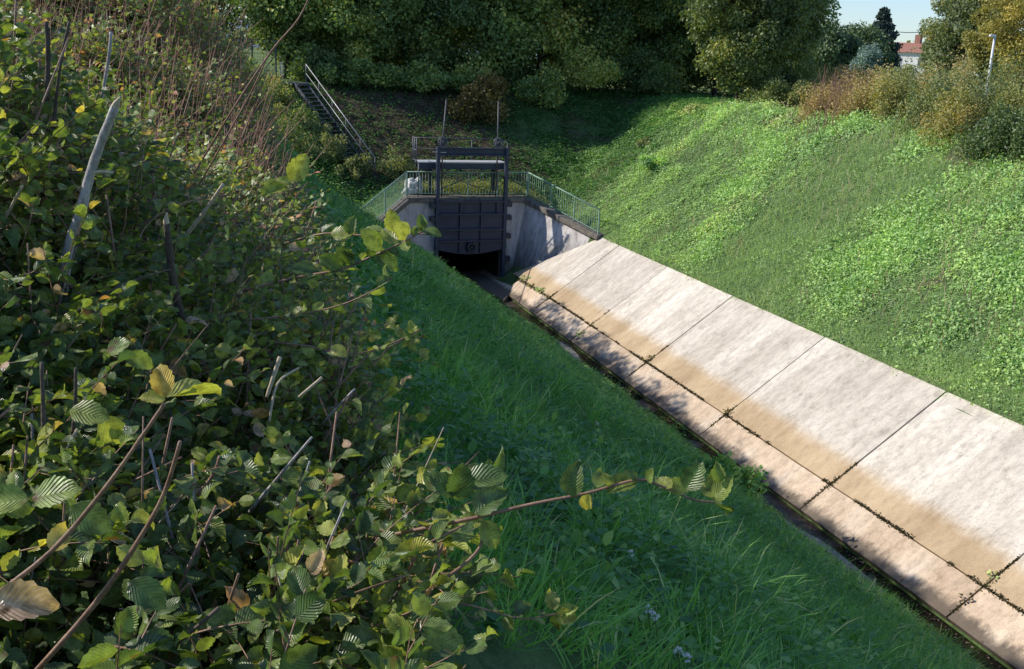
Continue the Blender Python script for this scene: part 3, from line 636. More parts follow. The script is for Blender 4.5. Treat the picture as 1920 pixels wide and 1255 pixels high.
gb(MB().box((10.45, 46.42, -4.70), (14.5, 47.3, -4.645)), 'walkway_deck', 'deck')
mb = MB().box((10.5, 46.44, -4.96), (14.48, 46.48, -4.705)).box((10.5, 46.40, -4.96), (14.48, 46.439, -4.925)).box((10.5, 47.22, -4.96), (14.48, 47.27, -4.705))
for x in np.linspace(10.6, 14.4, 6): mb.box((x - .03, 46.5, -4.9), (x + .03, 47.2, -4.75))
gb(mb, 'walkway_beam', 'steel')
for x in (11.17, 14.13):
    gb(MB().box((x - .08, 47.08, -6.25), (x + .08, 47.1, -4.97)).box((x - .08, 47.24, -6.25), (x + .08, 47.26, -4.97)).box((x - .012, 47.101, -6.25), (x + .012, 47.239, -4.97)), 'support_post', 'steel_dark')
mb = MB(); r_ = .02
for z in (-3.66, -4.15): mb.tube([(10.42, 47.27, z), (14.45, 47.27, z)], r_, 6)
for x in (10.42, 11.75, 13.1, 14.45): mb.tube([(x, 47.27, -4.75), (x, 47.27, -3.66)], r_, 6)
gb(mb, 'walkway_rail', 'galv_dull', smooth=True)
mb = MB()
for y in (46.45, 46.85, 47.25): mb.tube([(10.36, y, -4.75), (10.36, y, -3.62)], .022, 6)
for z in (-3.62, -4.15, -4.6): mb.tube([(10.36, 46.45, z), (10.36, 47.25, z)], .02, 6)
gb(mb, 'end_rail', 'galv_dull', smooth=True)
gb(MB().tube([(14.2, 46.4, -3.74), (14.5, 46.4, -3.74), (14.52, 46.4, -3.8), (14.52, 46.4, -4.65)], .02, 6), 'end_rail', 'galv', smooth=True)
gb(MB().bar((11.25, 47.3, -5.0), (14.05, 47.3, -6.15), .03, .04), 'cross_brace', 'steel')
gb(MB().bar((11.25, 47.34, -6.15), (14.05, 47.34, -5.0), .03, .04), 'cross_brace', 'steel')
gb(MB().tube([(10.5, 46.6, -4.7), (10.5, 46.6, -6.2)], .025, 6), 'down_pipe', 'galv_dull', smooth=True)

mb = MB()
for zz in (-6.36, -6.93, -7.62, -8.14):
    for xx in np.linspace(11.5, 14.2, 10): mb.tube([(xx, 45.935, zz), (xx, 45.952, zz)], .018, 6)
for xx in np.linspace(11.35, 14.35, 9): mb.tube([(xx, 46.12, -4.16), (xx, 46.14, -4.16)], .02, 6)
gb(mb, 'bolt_rows', 'steel_rod')['kind'] = 'stuff'
# ------------------------------------------------------------------ green guard railing
gr = thing('guard_railing', 'pale green steel railing of upright bars on top of the headwall and both wing walls', 'railing', (12.8, 46.6, -6.2))
def grb(mb, name, **k): o = mb.build(name, 'rail_green', gr, **k); child_fix(o); return o
runs = [((7.36, 42.95, -7.27), (9.98, 46.62, -6.2), 3), ((10.0, 46.66, -6.2), (15.62, 46.66, -6.2), 5), ((15.66, 46.6, -6.2), (17.4, 42.1, -7.26), 4)]
for a, b, np_ in runs:
    a, b = A(a), A(b); hgt = 1.08; u = A([0, 0, 1.])
    grb(MB().tube([a + u * hgt, b + u * hgt], .030, 8), 'top_rail', smooth=True)
    grb(MB().bar(a + u * .12, b + u * .12, .035, .025), 'bottom_rail')
    for i in range(np_):
        p = a + (b - a) * i / (np_ - 1) if (a[0] < 9 or a[0] > 15.65 or True) else a
        grb(MB().bar(p + u * .0, p + u * (hgt - .01), .055, .055), 'post')
    for i in range(np_ - 1):
        p, q = a + (b - a) * i / (np_ - 1), a + (b - a) * (i + 1) / (np_ - 1); L_ = np.linalg.norm((q - p)[:2]); k = int(L_ / .14); mb = MB()
        for j in range(1, k): mb.tube([p + (q - p) * j / k + u * .12, p + (q - p) * j / k + u * (hgt - .02)], .013, 5, False)
        grb(mb, 'bar_panel')

# white sacks behind the railing
def blob(c, s, seed, amp=.34, n=4):
    import bmesh
    bm = bmesh.new(); bmesh.ops.create_icosphere(bm, subdivisions=n, radius=1)
    me = bpy.data.meshes.new('sack')
    for v in bm.verts:
        p = v.co; k = 1 + amp * (float(vn(p.x * 2 + seed, p.y * 2 + p.z * 1.3, 1.4, seed)) - .5) * 2 + amp * .9 * (float(vn(p.z * 2.2 + seed, p.x * 2.2 + p.y, 2.1, seed + 2)) - .5)
        v.co = (p.x * s[0] * k, p.y * s[1] * k, max(-s[2] * .72, p.z * s[2] * k))
    bm.to_mesh(me); bm.free(); return me
for i, (c, s, lab) in enumerate([((10.55, 47.5, -5.95), (.42, .38, .46), 'large white filled sack standing behind the railing left of the gate'),
                                 ((10.22, 47.35, -6.1), (.24, .25, .26), 'white sack slumped against the left side of the largest one'),
                                 ((11.72, 47.5, -6.12), (.16, .18, .2), 'small white bundle between the two left posts of the gate frame')]):
    o = link('white_sack', blob(c, s, i * 7.3 + 1), 'white_sack', smooth=True); o.location = c; o.rotation_euler[2] = i * 1.3
    tag(o, lab, 'sack', 'white sacks behind the railing')

# ------------------------------------------------------------------ steel stairway on the far bank
st = thing('steel_stairway', 'grey open steel stairway with handrails coming down the shaded far bank', 'stairs', (6.5, 57, -1.6))
def stb(mb, name, mat='galv_dull', **k): o = mb.build(name, mat, st, **k); child_fix(o); return o
ta, tb = A([6.55, 57.0, -1.75]), A([8.95, 50.4, -5.85]); dh = (tb - ta)[:2] / np.linalg.norm((tb - ta)[:2]); sd = A([-dh[1], dh[0], 0]); up = A([0, 0, 1.])
if sd[0] < 0: sd = -sd
W2 = .34
for s in (-1, 1): stb(MB().bar(ta + sd * s * W2, tb + sd * s * W2, .04, .18), 'stringer')
ns = 22
for i in range(ns):
    p = ta + (tb - ta) * (i + .5) / ns
    stb(MB().bar(p - sd * (W2 - .025), p + sd * (W2 - .025), .2, .03), 'tread')
for s in (1,):
    for h in (.95, .5):
        q0 = ta + sd * s * W2 + up * h; q1 = tb + sd * s * W2 + up * h
        stb(MB().tube([q0, q1], .026 if h > .9 else .016, 6), 'handrail' if h > .9 else 'mid_rail', 'galv', smooth=True)
    for i in range(6):
        p = ta + (tb - ta) * (i / 5) + sd * s * W2; stb(MB().tube([p, p + up * .95], .022, 6), 'rail_post', smooth=True)
stb(MB().box((5.6, 56.8, -1.80), (7.0, 57.9, -1.74)), 'landing')
mb = MB()
for p in ((5.65, 56.85), (5.65, 57.8)): mb.tube([(p[0], p[1], -2.6), (p[0], p[1], -.75)], .025, 6)
mb.tube([(5.65, 56.85, -.77), (5.65, 57.8, -.77)], .022, 6)
stb(mb, 'landing_rail', smooth=True)
fn = thing('wire_fence', 'dark post and wire fence beside the top of the steel stairway', 'fence', (4.9, 58.6, -1.9))
def fb(mb, name, mat): o = mb.build(name, mat, fn); child_fix(o)
for x in (3.2, 4.3, 5.5): fb(MB().bar((x, 58.6, -2.1), (x, 58.6, .35), .07, .07), 'post', 'steel_dark')
mb = MB()
for i in range(12): mb.bar((3.2, 58.6, -1.7 + i * .17), (5.5, 58.6, -1.7 + i * .17), .008, .008)
for i in range(16): mb.bar((3.2 + i * .15, 58.605, -1.8), (3.2 + i * .15, 58.605, .3), .008, .008)
fb(mb, 'wire_mesh', 'steel_dark'); fb(MB().bar((3.2, 58.6, .33), (5.5, 58.6, .33), .04, .04).bar((4.3, 58.62, -1.9), (5.5, 58.62, -.4), .04, .04), 'rail', 'steel_dark')

# ------------------------------------------------------------------ vegetation on the banks
def blades(X, Y, ln, wd, tint, lean=(.5, 0, 0), spread=.7):
    n = len(X); Z = H(X, Y) - .02
    D = unit(rng.normal(size=(n, 3)) * spread + A([0, 0, 1.]) + A(lean)); Nn = unit(rng.normal(size=(n, 3)) + A([0, 0, .6]))
    return leaves(tpl_blade(), np.stack([X, Y, Z], 1), D, Nn, ln, tint, wd)
def scatter(x0, x1, y0, y1, dens):
    n = int((x1 - x0) * (y1 - y0) * dens); return rng.uniform(x0, x1, n), rng.uniform(y0, y1, n)
parts = []
for y0, y1, dens, wd, ln in ((3, 9, 620, .008, .30), (9, 16, 470, .010, .30), (16, 28, 300, .014, .28), (28, 47, 190, .020, .27)):
    X, Y = scatter(.6, 13.25, y0, y1, dens)
    # tufts: pull blades towards local centres
    cx = np.round(X / .28 + vn(X, Y, 1.1) * 2) * .28; cy = np.round(Y / .28 + vn(Y, X, 1.3) * 2) * .28
    k = rng.random(len(X)) < .45
    X = np.where(k, X + (cx - vn(X, Y, 1.1) * .56 - X) * .55, X); Y = np.where(k, Y + (cy - vn(Y, X, 1.3) * .56 - Y) * .55, Y)
    nzz = fbm(X, Y, .45, 12); keep = (rng.random(len(X)) < .45 + .9 * nzz) & ~((X > 8.9) & (Y > 44.2)) & ~((X > 10.4) & (Y > 46.0)) & (X < xt(Y) - .5 + .8 * vn(X * 0, Y, 1.1))
    keep &= ~((X > np.interp(Y, [42, 46.5], [7.0, 10.3])) & (Y > 42.6) & (X < 10.9) & (Y > 43.2 + (X - 7.35) * .9))
    X, Y, nzz = X[keep], Y[keep], nzz[keep]; n = len(X)
    sz = ln * rng.uniform(.5, 1.25, n) * (.65 + .9 * fbm(X, Y, .8, 40))
    tn = np.clip(rng.normal(.42, .16, n) + (nzz - .5) * .9 + (rng.random(n) < .03) * .5, 0, 1)
    fl = 2.2 * (fbm(X, Y, .35, 60) - .5)
    parts.append(blades(X, Y, sz * .85, wd * rng.uniform(.7, 1.3, n), tn, (.28, -.1, 0), .85))
for y0, y1, dens, wd, ln, nb in ((3, 10, 9, .009, .34, 34), (10, 18, 7, .012, .34, 28), (18, 30, 5, .017, .32, 20), (30, 46, 3.2, .024, .30, 14)):
    X, Y = scatter(.8, 12.9, y0, y1, dens); k = ~((X > 7) & (Y > 42.6 + (X - 7.35) * .9)) & (X < xt(Y) - .55 + .8 * vn(X * 0, Y, 1.1)) & (fbm(X, Y, .5, 23) > .36); X, Y = X[k], Y[k]; n = len(X)
    hh = ln * rng.uniform(.6, 1.5, n); tt = np.clip(rng.normal(.5, .18, n), 0, .95); sp = rng.uniform(.04, .13, n)
    a = rng.uniform(0, 6.28, (n, nb)); rr = rng.random((n, nb)) ** .6
    bx = (X[:, None] + sp[:, None] * rr * np.cos(a)).ravel(); by = (Y[:, None] + sp[:, None] * rr * np.sin(a)).ravel(); m_ = n * nb
    D = unit(np.stack([np.cos(a) * rr * .9 + .28, np.sin(a) * rr * .9, np.ones_like(a)], -1).reshape(-1, 3) + rng.normal(size=(m_, 3)) * .30 + np.repeat(rng.normal(size=(n, 3)) * .3, nb, 0))
    Nn = unit(np.stack([-np.cos(a) * .2, -np.sin(a) * .2, np.ones_like(a)], -1).reshape(-1, 3) * 1.0 + rng.normal(size=(m_, 3)) * .3)
    parts.append(leaves(tpl_blade(), np.stack([bx, by, H(bx, by) - .02], 1), D, Nn, np.repeat(hh, nb) * rng.uniform(.4, 1.15, m_), np.clip(np.repeat(tt, nb) + rng.normal(size=m_) * .12 + (rng.random(m_) < .05) * .6, 0, 1), wd * rng.uniform(.6, 1.3, m_)))
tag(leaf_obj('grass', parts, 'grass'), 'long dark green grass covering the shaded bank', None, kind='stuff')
# broad-leaved weeds among the grass (near bank)
def rosettes(X, Y, hgt, ls, tint_mu, nl=9, tpl=None, tilt=0.0):
    P = []; D = []; Sz = []; Tn = []
    n = len(X); Z = H(X, Y)
    k = nl; a = rng.uniform(0, 6.28, (n, k)); h = hgt[:, None] * rng.uniform(.15, 1, (n, k))
    px = X[:, None] + .25 * ls * np.cos(a) + rng.normal(size=(n, k)) * hgt[:, None] * .45; py = Y[:, None] + rng.normal(size=(n, k)) * hgt[:, None] * .45
    pz = H(px, py) + h
    P = np.stack([px, py, pz], -1).reshape(-1, 3); D = np.stack([np.cos(a), np.sin(a), rng.uniform(-.3, .35, (n, k))], -1).reshape(-1, 3)
    m_ = len(P); Nn = unit(rng.normal(size=(m_, 3)) * .34 + A([tilt, .12 if tilt else 0, 1.]))
    return leaves(tpl or tpl_simple(.34), P, D, Nn, rng.uniform(.6, 1.3, m_) * ls, np.clip(np.repeat(tint_mu, k) + rng.normal(size=m_) * (.09 if tilt else .15), 0, 1))
parts = []
for y0, y1, dens, ls in ((3, 12, 60, .062), (12, 24, 44, .075), (24, 47, 26, .10)):
    X, Y = scatter(.8, 13.15, y0, y1, dens); f = fbm(X, Y, .38, 77)
    k = (f + .14 * rng.normal(size=len(X)) > .47) | (X > xt(Y) - .8); k &= (X < xt(Y) - .45 + .8 * vn(X * 0, Y, 1.1)); k &= ~((X > 7) & (Y > 43.0 + (X - 7.35) * .9)); X, Y, f = X[k], Y[k], f[k]
    parts.append(rosettes(X, Y, rng.uniform(.06, .30, len(X)) * (.6 + .9 * fbm(X, Y, 1.0, 6)), ls, .38 + (f - .5) * 1.2 + .2 * rng.normal(size=len(X)), 9, tpl_mid() if y0 < 12 else None))
nm = 330; mx = rng.uniform(1.2, 12.4, nm); my = rng.uniform(3.5, 43, nm); mr_ = rng.uniform(.18, .6, nm); kk = (fbm(mx, my, .3, 162) > .42) & ~((mx > 7) & (my > 42))
for x, y, q in zip(mx[kk], my[kk], mr_[kk]):
    n = int(420 * q * (1.4 if y < 15 else 1)); d = rdir(n, .3); d[:, 2] = np.abs(d[:, 2]); rr = rng.random((n, 1)) ** .35; P = d * rr * A([q, q * 1.2, q * .6]) * (1 + .25 * rng.normal(size=(n, 1)))
    P[:, 2] = np.abs(P[:, 2]) + H(x + P[:, 0], y + P[:, 1]) - .03; P[:, 0] += x; P[:, 1] += y; kq = P[:, 0] < xt(P[:, 1]) - .1; P = P[kq]; d = d[kq]; n = len(P)
    parts.append(leaves(tpl_mid() if y < 14 else tpl_simple(.36), P, unit(rdir(n) + d * .5), unit(d * .7 + rdir(n) * .5 + A([0, 0, .5])), rng.uniform(.035, .085, n) * (1 + .015 * y), np.clip(rng.normal(.45 + .5 * (rng.random() - .5), .16, n), 0, 1)))
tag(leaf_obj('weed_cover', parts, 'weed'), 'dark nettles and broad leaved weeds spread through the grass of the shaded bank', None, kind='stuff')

# sunlit bank: leafy cover, grass patches, nettle mounds, dead stalks
def gmask(X, Y): return np.clip((fbm(X, Y, .20, 51) - .47) * 9, 0, 1)
parts = []
for y0, y1, dens, ls in ((11, 22, 190, .050), (22, 34, 130, .062), (34, 52, 80, .080)):
    X, Y = scatter(17.45, 27, y0, y1, dens)
    cv = cover_at(X, Y); gm = gmask(X, Y); f = fbm(X, Y, .30, 90); f2 = fbm(X, Y, .9, 33); k = (rng.random(len(X)) < cv * (.35 + 1.0 * f2) * (1 - .82 * gm)) & (X > 17.5 + .2 * vn(X * 0, Y, 1.2)) & ~((X < 17.9) & (Y > 41.5))
    X, Y, f, f2, cv = X[k], Y[k], f[k], f2[k], cv[k]
    mound = np.clip((fbm(X, Y, .75, 14) - .42) * 2.6, 0, 1.2) * (.5 + 1.0 * vn(X, Y, .22, 44)) * (.5 + .9 * vn(X, Y, 2.2, 14))
    hg = .04 + .36 * mound * np.clip((X - 17.4) / 1.5, .15, 1)
    ti = .34 + (f - .5) * 1.0 + .25 * mound + (f2 - .5) * .5 + (1 - cv) * .4 + .10 * rng.normal(size=len(X))
    parts.append(rosettes(X, Y, hg, ls * 1.0, ti, 8, None, -.45))
tag(leaf_obj('ground_cover', parts, 'cover'), 'bright green leafy ground cover on the sunlit bank above the concrete slope', None, kind='stuff')
parts = []; nm = 520; mx = rng.uniform(18.2, 26, nm); my = rng.uniform(12, 48, nm); mr_ = rng.uniform(.2, 1.05, nm) * np.interp(my, [12, 34, 48], [1.15, .9, .6]); kk = (fbm(mx, my, .3, 62) > .44) & (gmask(mx, my) < .7)
for x, y, q in zip(mx[kk], my[kk], mr_[kk]):
    n = int(520 * q); d = rdir(n, .3); d[:, 2] = np.abs(d[:, 2]); rr = rng.random((n, 1)) ** .35; P = d * rr * A([q, q * 1.2, q * .62]) * (1 + .25 * rng.normal(size=(n, 1)))
    P[:, 2] = np.abs(P[:, 2]) + H(x + P[:, 0], y + P[:, 1]) - .03; P[:, 0] += x; P[:, 1] += y
    parts.append(leaves(tpl_simple(.36), P, unit(rdir(n) + d * .5), unit(d * .7 + rdir(n) * .5 + A([-.3, 0, .5])), rng.uniform(.05, .12, n), np.clip(rng.normal(.42 + .3 * (rng.random() - .5), .14, n), 0, 1)))
tag(leaf_obj('nettle_mounds', parts, 'cover'), 'knee high nettle and bramble mounds scattered over the sunlit bank', None, kind='stuff')
parts = []
for y0, y1, dens, wd in ((11, 24, 620, .010), (24, 50, 330, .017)):
    X, Y = scatter(17.5, 26.5, y0, y1, dens); gm = gmask(X, Y)
    k = (rng.random(len(X)) < np.where(X < 18.4, .9, .12 + .9 * gm)) & (rng.random(len(X)) < cover_at(X, Y)) & ~((X < 17.9) & (Y > 41.3)); X, Y = X[k], Y[k]; n = len(X)
    parts.append(blades(X, Y, rng.uniform(.12, .36, n) * (.6 + .8 * fbm(X, Y, .7, 4)), wd * rng.uniform(.7, 1.3, n), np.clip(rng.normal(.45, .2, n) + .5 * (fbm(X, Y, .5, 39) - .5), 0, 1), (-.45, .05, 0), .75))
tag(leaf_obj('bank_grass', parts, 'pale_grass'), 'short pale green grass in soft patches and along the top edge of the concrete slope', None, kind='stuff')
parts = []
X, Y = scatter(18, 26.3, 12, 48, 9); k = (fbm(X, Y, .45, 71) > .5); X, Y = X[k], Y[k]; n = len(X)
tag(leaf_obj('dry_stalks', [blades(X, Y, rng.uniform(.35, .8, n), np.full(n, .016), rng.random(n), (0, 0, .6), .35)], 'litter_pale'), 'dead straw coloured stalks standing in the sunlit bank', None, kind='stuff')
X, Y = scatter(17.5, 26.5, 12, 50, 260); k = rng.random(len(X)) > cover_at(X, Y) * .92; X, Y = X[k], Y[k]; n = len(X)
tag(leaf_obj('bank_litter', [leaves(tpl_simple(.3), np.stack([X, Y, H(X, Y) + .02], 1), rdir(n) * A([1, 1, .3]), rdir(n, 2), rng.uniform(.03, .08, n), rng.random(n))], 'litter_pale'), 'dry leaf litter on the bare brown patches of the sunlit bank', None, kind='stuff')
# bowl behind the gate: sparse cover, leaf litter, yellow weeds
X, Y = scatter(7, 30, 47.3, 60, 60); cv = cover_at(X, Y); k = (rng.random(len(X)) < .26 + .9 * cv * (fbm(X, Y, .5, 8) > .35)); X, Y = X[k], Y[k]
tag(leaf_obj('far_bank_cover', [rosettes(X, Y, rng.uniform(.05, .3, len(X)), .11, rng.normal(.35, .15, len(X)), 6)], 'weed'), 'scattered green weeds on the shaded bank behind the gate', None, kind='stuff')
X, Y = scatter(6, 26, 48, 59, 60); n = len(X)
tag(leaf_obj('leaf_litter', [leaves(tpl_simple(.3), np.stack([X, Y, H(X, Y) + .02], 1), rdir(n) * A([1, 1, .3]), rdir(n, 2), rng.uniform(.04, .1, n), rng.random(n))], 'litter'), 'brown fallen leaves on the bare earth behind the gate', None, kind='stuff')
X = rng.uniform(10.2, 17.0, 900); Y = rng.uniform(47.2, 49.3, 900); k = ((X - 10.5) ** 2 + (Y - 47.5) ** 2 > .3) & (Y > np.interp(X, PX, PY) + .5); X, Y = X[k], Y[k]
tag(leaf_obj('yellow_weeds', [rosettes(X, Y, rng.uniform(.1, .55, len(X)), .10, rng.normal(.5, .2, len(X)), 10)], 'yellow_weed'), 'yellowing weeds growing thickly just behind the green railing', None, kind='stuff')
# climbing weeds around the stairs
def bush(name, label, c, rad, n, ls, mat, cat='shrub', group=None, seed_t=.4, stems=10, cl=18, tpl=None, sub=.38):
    c = A(c, float); rad = A(rad, float); t = thing(name, label, cat, tuple(c), group)
    cen = rdir(cl) * rng.uniform(.3, 1.12, (cl, 1)) * rad; cen[:, 2] = np.abs(cen[:, 2]) * rng.uniform(.7, 1.15, cl) + rad[2] * .10; sb = sub * rng.uniform(.55, 1.3, (cl, 1))
    w_ = rng.integers(0, cl, n); u = rdir(n) * rng.random((n, 1)) ** .45
    P = cen[w_] + u * rad * sb[w_] + rng.normal(size=(n, 3)) * .04 * rad; P[:, 2] = np.maximum(P[:, 2], -.1)
    outw = unit(P / rad ** 2 + A([0, 0, .3])); Nn = unit(outw * .6 + rng.normal(size=(n, 3)) * .55); D = unit(rdir(n) + outw * .4)
    ct = rng.normal(0, .14, cl)
    ti = np.clip(seed_t + ct[w_] + rng.normal(size=n) * .17, 0, 1)
    leaf_obj('foliage', [leaves(tpl or tpl_simple(.36), P, D, Nn, rng.uniform(.6, 1.35, n) * ls, ti)], mat, t)
    mb = MB()
    for i in range(stems):
        e = cen[i % cl]; mid = e * .5 + rng.normal(size=3) * .08 * rad; mb.tube([A([e[0] * .12, e[1] * .12, -.25]), mid, e], [.022 * rad[2] + .006, .014 * rad[2] + .004, .006], 5)
    mb.build('stem', 'bark', t, smooth=True)
    return t
def hz(x, y): return float(H(A([x]), A([y]))[0])
def hit(px, py, y0=20.):
    for Y in np.arange(y0, 90, .25):
        p = pt(px, py, Y)
        if p[2] < hz(p[0], p[1]): return p
    return p
st_ = lambda t, o: tuple(ta + (tb - ta) * t - sd * o)
SB = [(st_(.62, 1.25), (.8, .8, .9), 'leafy nettle clump against the left stringer of the steel stairway', 'greygreen'), (st_(.80, 1.0), (.9, .8, 1.15), 'tall nettle clump growing over the lower half of the steel stairway', 'greygreen'),
      (st_(.95, .7), (.8, .8, .95), 'leafy clump hiding the foot of the steel stairway', 'greygreen'), (st_(.45, 1.9), (1.0, 1.0, 1.0), 'green clump left of the upper half of the steel stairway', 'greygreen'),
      (st_(1.02, -1.35), (.75, .7, .85), 'rounded dark green bush right of the foot of the steel stairway', 'greygreen')]
for px, py, r, lab, m_ in [(505, 215, (1.3, 1.1, 1.5), 'sunlit leafy bush between the hedge end and the stairway head', 'hornbeam_far'), (545, 250, (1.2, 1.1, 1.1), 'leafy bush left of the middle of the steel stairway', 'hornbeam_far'),
                           (575, 310, (1.2, 1.0, .9), 'low green clump below the left side of the steel stairway', 'greygreen'), (490, 172, (1.3, 1.2, 1.0), 'bush beside the bright field gap', 'greygreen'), (530, 195, (.9, .9, 1.0), 'light green bush just below the stairway landing', 'hornbeam_far'),
                           (515, 300, (1.4, 1.2, 1.3), 'broad bush where the hedge end meets the grass bank', 'hornbeam_far'), (1225, 318, (.8, .8, .55), 'low light green clump on the slope at the edge of the tree shadow', 'cover'), (1210, 275, (.5, .5, .4), 'small green clump higher up in the tree shadow', 'greygreen')]:
    SB.append((tuple(hit(px, py, 30)), r, lab, m_))
for c, r, lab, m_ in SB:
    bush('weed_clump', lab, (c[0], c[1], hz(c[0], c[1])), r, int(3400 * r[0]), .10, m_, 'plant', 'leafy clumps on the far banks', .5, 5)
X, Y = scatter(1.5, 7.8, 40, 58, 26); k = (X < 7.4 - .0 * Y) & ~((X > 5.4) & (Y > 55.5)) & (np.abs((X - 6.55) * 6.6 + (Y - 57) * 2.4) / 7.02 > .75); X, Y = X[k], Y[k]
tag(leaf_obj('bank_nettles', [rosettes(X, Y, rng.uniform(.3, 1.0, len(X)) * (.5 + fbm(X, Y, .6, 3)), .115, rng.normal(.5, .2, len(X)), 12)], 'weed'), 'waist high nettles on the left bank beside the steel stairway', None, kind='stuff')

# trees -----------------------------------------------------------
def tree(name, label, x, y, height, rad, base, mat, nclump=60, nleaf=16000, ls=.17, group=None, tint=.42, trunk_r=.16, shape='round', cat='tree', cs=.26, z0=None):
    z = hz(x, y) if z0 is None else z0
    t = thing(name, label, cat, (x, y, z), group)
    hh = (height - base) / 2; cz = base + hh
    if shape == 'cone':
        tt = rng.random(nclump) ** .8; rr = rad * (1 - tt) * rng.uniform(.55, 1.0, nclump) + .1; a = rng.uniform(0, 6.28, nclump)
        cen = np.stack([rr * np.cos(a), rr * np.sin(a), base + tt * (height - base)], 1); cr = (rad * .30 * (1.1 - tt) + .12)[:, None] * A([[1, 1, .55]])
    elif shape == 'column':
        d = rdir(nclump); cen = d * A([rad, rad, hh]) * rng.uniform(.5, .82, (nclump, 1)) + A([0, 0, cz]); cr = np.full((nclump, 1), rad * .42) * A([[1, 1, 1.3]])
    else:
        d = rdir(nclump); cen = d * A([rad, rad, hh]) * (rng.random((nclump, 1)) ** .4) * .86 + A([0, 0, cz]); cr = (rad * cs * rng.uniform(.7, 1.5, nclump))[:, None] * A([[1, 1, .75]])
    w_ = rng.integers(0, nclump, nleaf); u = rdir(nleaf) * (rng.random((nleaf, 1)) ** .42)
    P = cen[w_] + u * cr[w_]; P[:, 2] -= .10 * rng.random(nleaf) * cr[w_][:, 0]
    outw = unit(u + A([0, 0, .35])); Nn = unit(outw * .7 + rng.normal(size=(nleaf, 3)) * .5); D = unit(rdir(nleaf) + A([0, 0, -.45]) + outw * .3)
    ct = rng.normal(0, .21, nclump); ti = np.clip(tint + ct[w_] + rng.normal(size=nleaf) * .15, 0, 1)
    leaf_obj('crown', [leaves(tpl_simple(.36), P, D, Nn, rng.uniform(.6, 1.4, nleaf) * ls, ti)], mat, t)
    mb = MB(); top = height * .8; tk = rng.normal(size=(5, 2)) * .06 * height * .12; tk[0] = 0
    zs = np.linspace(-.3, top, 5); TP = np.stack([np.cumsum(tk[:, 0]), np.cumsum(tk[:, 1]), zs], 1)
    mb.tube(TP, np.linspace(trunk_r, trunk_r * .25, 5), 8)
    for i in range(min(nclump, 26)):
        e = cen[i]; f = np.clip((e[2] - .25 * np.linalg.norm(e[:2])) / top, .12, .95); s = A([np.interp(f * top, zs, TP[:, k]) for k in range(3)])
        m_ = (s + e) / 2 + A([0, 0, .08 * height * rng.uniform(-.3, .6)]) ; mb.tube([s, m_, e], [trunk_r * .38, trunk_r * .22, .015], 5)
    mb.build('trunk', 'bark', t, smooth=True)
    return t
G = 'dark trees along the far crest'
far = [(6.4, 61.8, 10.5, 3.6, .4, 'first dark tree right of the steel stairway top'), (10.2, 60.9, 11, 3.9, -.7, 'dark tree with low skirts behind the left lifting screw of the gate'),
       (13.6, 61.6, 12, 4.2, -.6, 'dark tree standing behind the walkway of the gate'), (17.2, 60.6, 11, 4.0, -.9, 'dark leafy tree above the brown bush'),
       (20.8, 61.2, 12, 4.2, -.9, 'dark tree with yellowish lower boughs right of the brown bush'), (24.4, 60.4, 11.5, 4.0, -.8, 'dark tree over the bare earth patch at the right of the far bank'),
       (28.2, 61, 12, 4.1, -.6, 'dark tree left of the large sunlit tree'), (32.2, 60.6, 12, 4.2, -.5, 'darkest tree directly behind the left side of the sunlit tree'), (36.6, 63.5, 12, 4.2, -.2, 'dark tree behind the top of the sunlit tree')]
for i, (x, y, h, r, b, lab) in enumerate(far):
    tree('dark_tree', lab, x, y, h, r, b, 'tree_dark', 105, 34000, .185, G, [.42, .62, .40, .55, .72, .48, .66, .36, .5][i], .17, cs=.235)
for i, (x, y) in enumerate([(9, 69.5), (15, 70), (21, 69.5), (27, 70), (33, 69), (39.5, 68)]):
    tree('dark_tree', ['tall tree in the second row behind the stairway', 'tall tree in the second row behind the gate', 'tall tree in the second row behind the brown bush', 'tall tree in the second row above the bare earth', 'tall tree in the second row left of the sunlit tree', 'tall tree in the second row behind the sunlit tree'][i],
         x, y, 13, 4.6, -.5, 'tree_dark', 80, 20000, .24, 'tall trees in the second row', .34, .2)
n = 30000; X = rng.uniform(6.5, 40, n); Y = rng.uniform(61, 69, n); hgt_ = 1.0 + 2.6 * fbm(X, Y, .5, 3)
tag(leaf_obj('undergrowth', [leaves(tpl_simple(.4), np.stack([X, Y, H(X, Y) + hgt_ * rng.random(n)], 1), rdir(n), rdir(n, .8), rng.uniform(.1, .22, n), rng.random(n) * .7)], 'tree_dark'), 'dark undergrowth filling the gaps between the trunks of the far trees', None, kind='stuff')
low = [(700, 130, 57.6, (1.9, 1.3, 1.1), 'low spreading dark bush under the trees left of the gate', 'tree_dark', .5), (830, 140, 57.4, (1.8, 1.3, 1.2), 'low green bush hanging over the bare earth behind the left screw', 'tree_dark', .62),
       (1010, 175, 56.4, (1.5, 1.2, 1.5), 'green bush touching the right side of the brown bush', 'tree_dark', .6), (1110, 130, 57.4, (1.9, 1.4, 1.5), 'yellow green low bush above the right bank shade', 'tree_dark', .85),
       (600, 120, 58.5, (1.3, 1.2, 1.5), 'dark bush close to the head of the stairway', 'tree_dark', .35), (1230, 150, 57.5, (1.6, 1.2, 1.3), 'dark low bush left of the sunlit tree', 'tree_dark', .4)]
for px, py, Y, r, lab, m_, tn in low:
    p = pt(px, py, Y); z = min(hz(p[0], p[1]), p[2])
    bush('bush', lab, (p[0], p[1], max(z, p[2] - r[2] * .6)), r, 5200, .16, m_, 'bush', 'low bushes under the far trees', tn, 9)
p = pt(900, 225, 55.2); bush('bush', 'brown leaved bush hanging over the bare bank behind the gate', (p[0], p[1], hz(p[0], p[1]) - .2), (2.1, 1.3, 2.0), 8600, .14, 'brown_leaf', 'bush', None, .45, 12, 22)
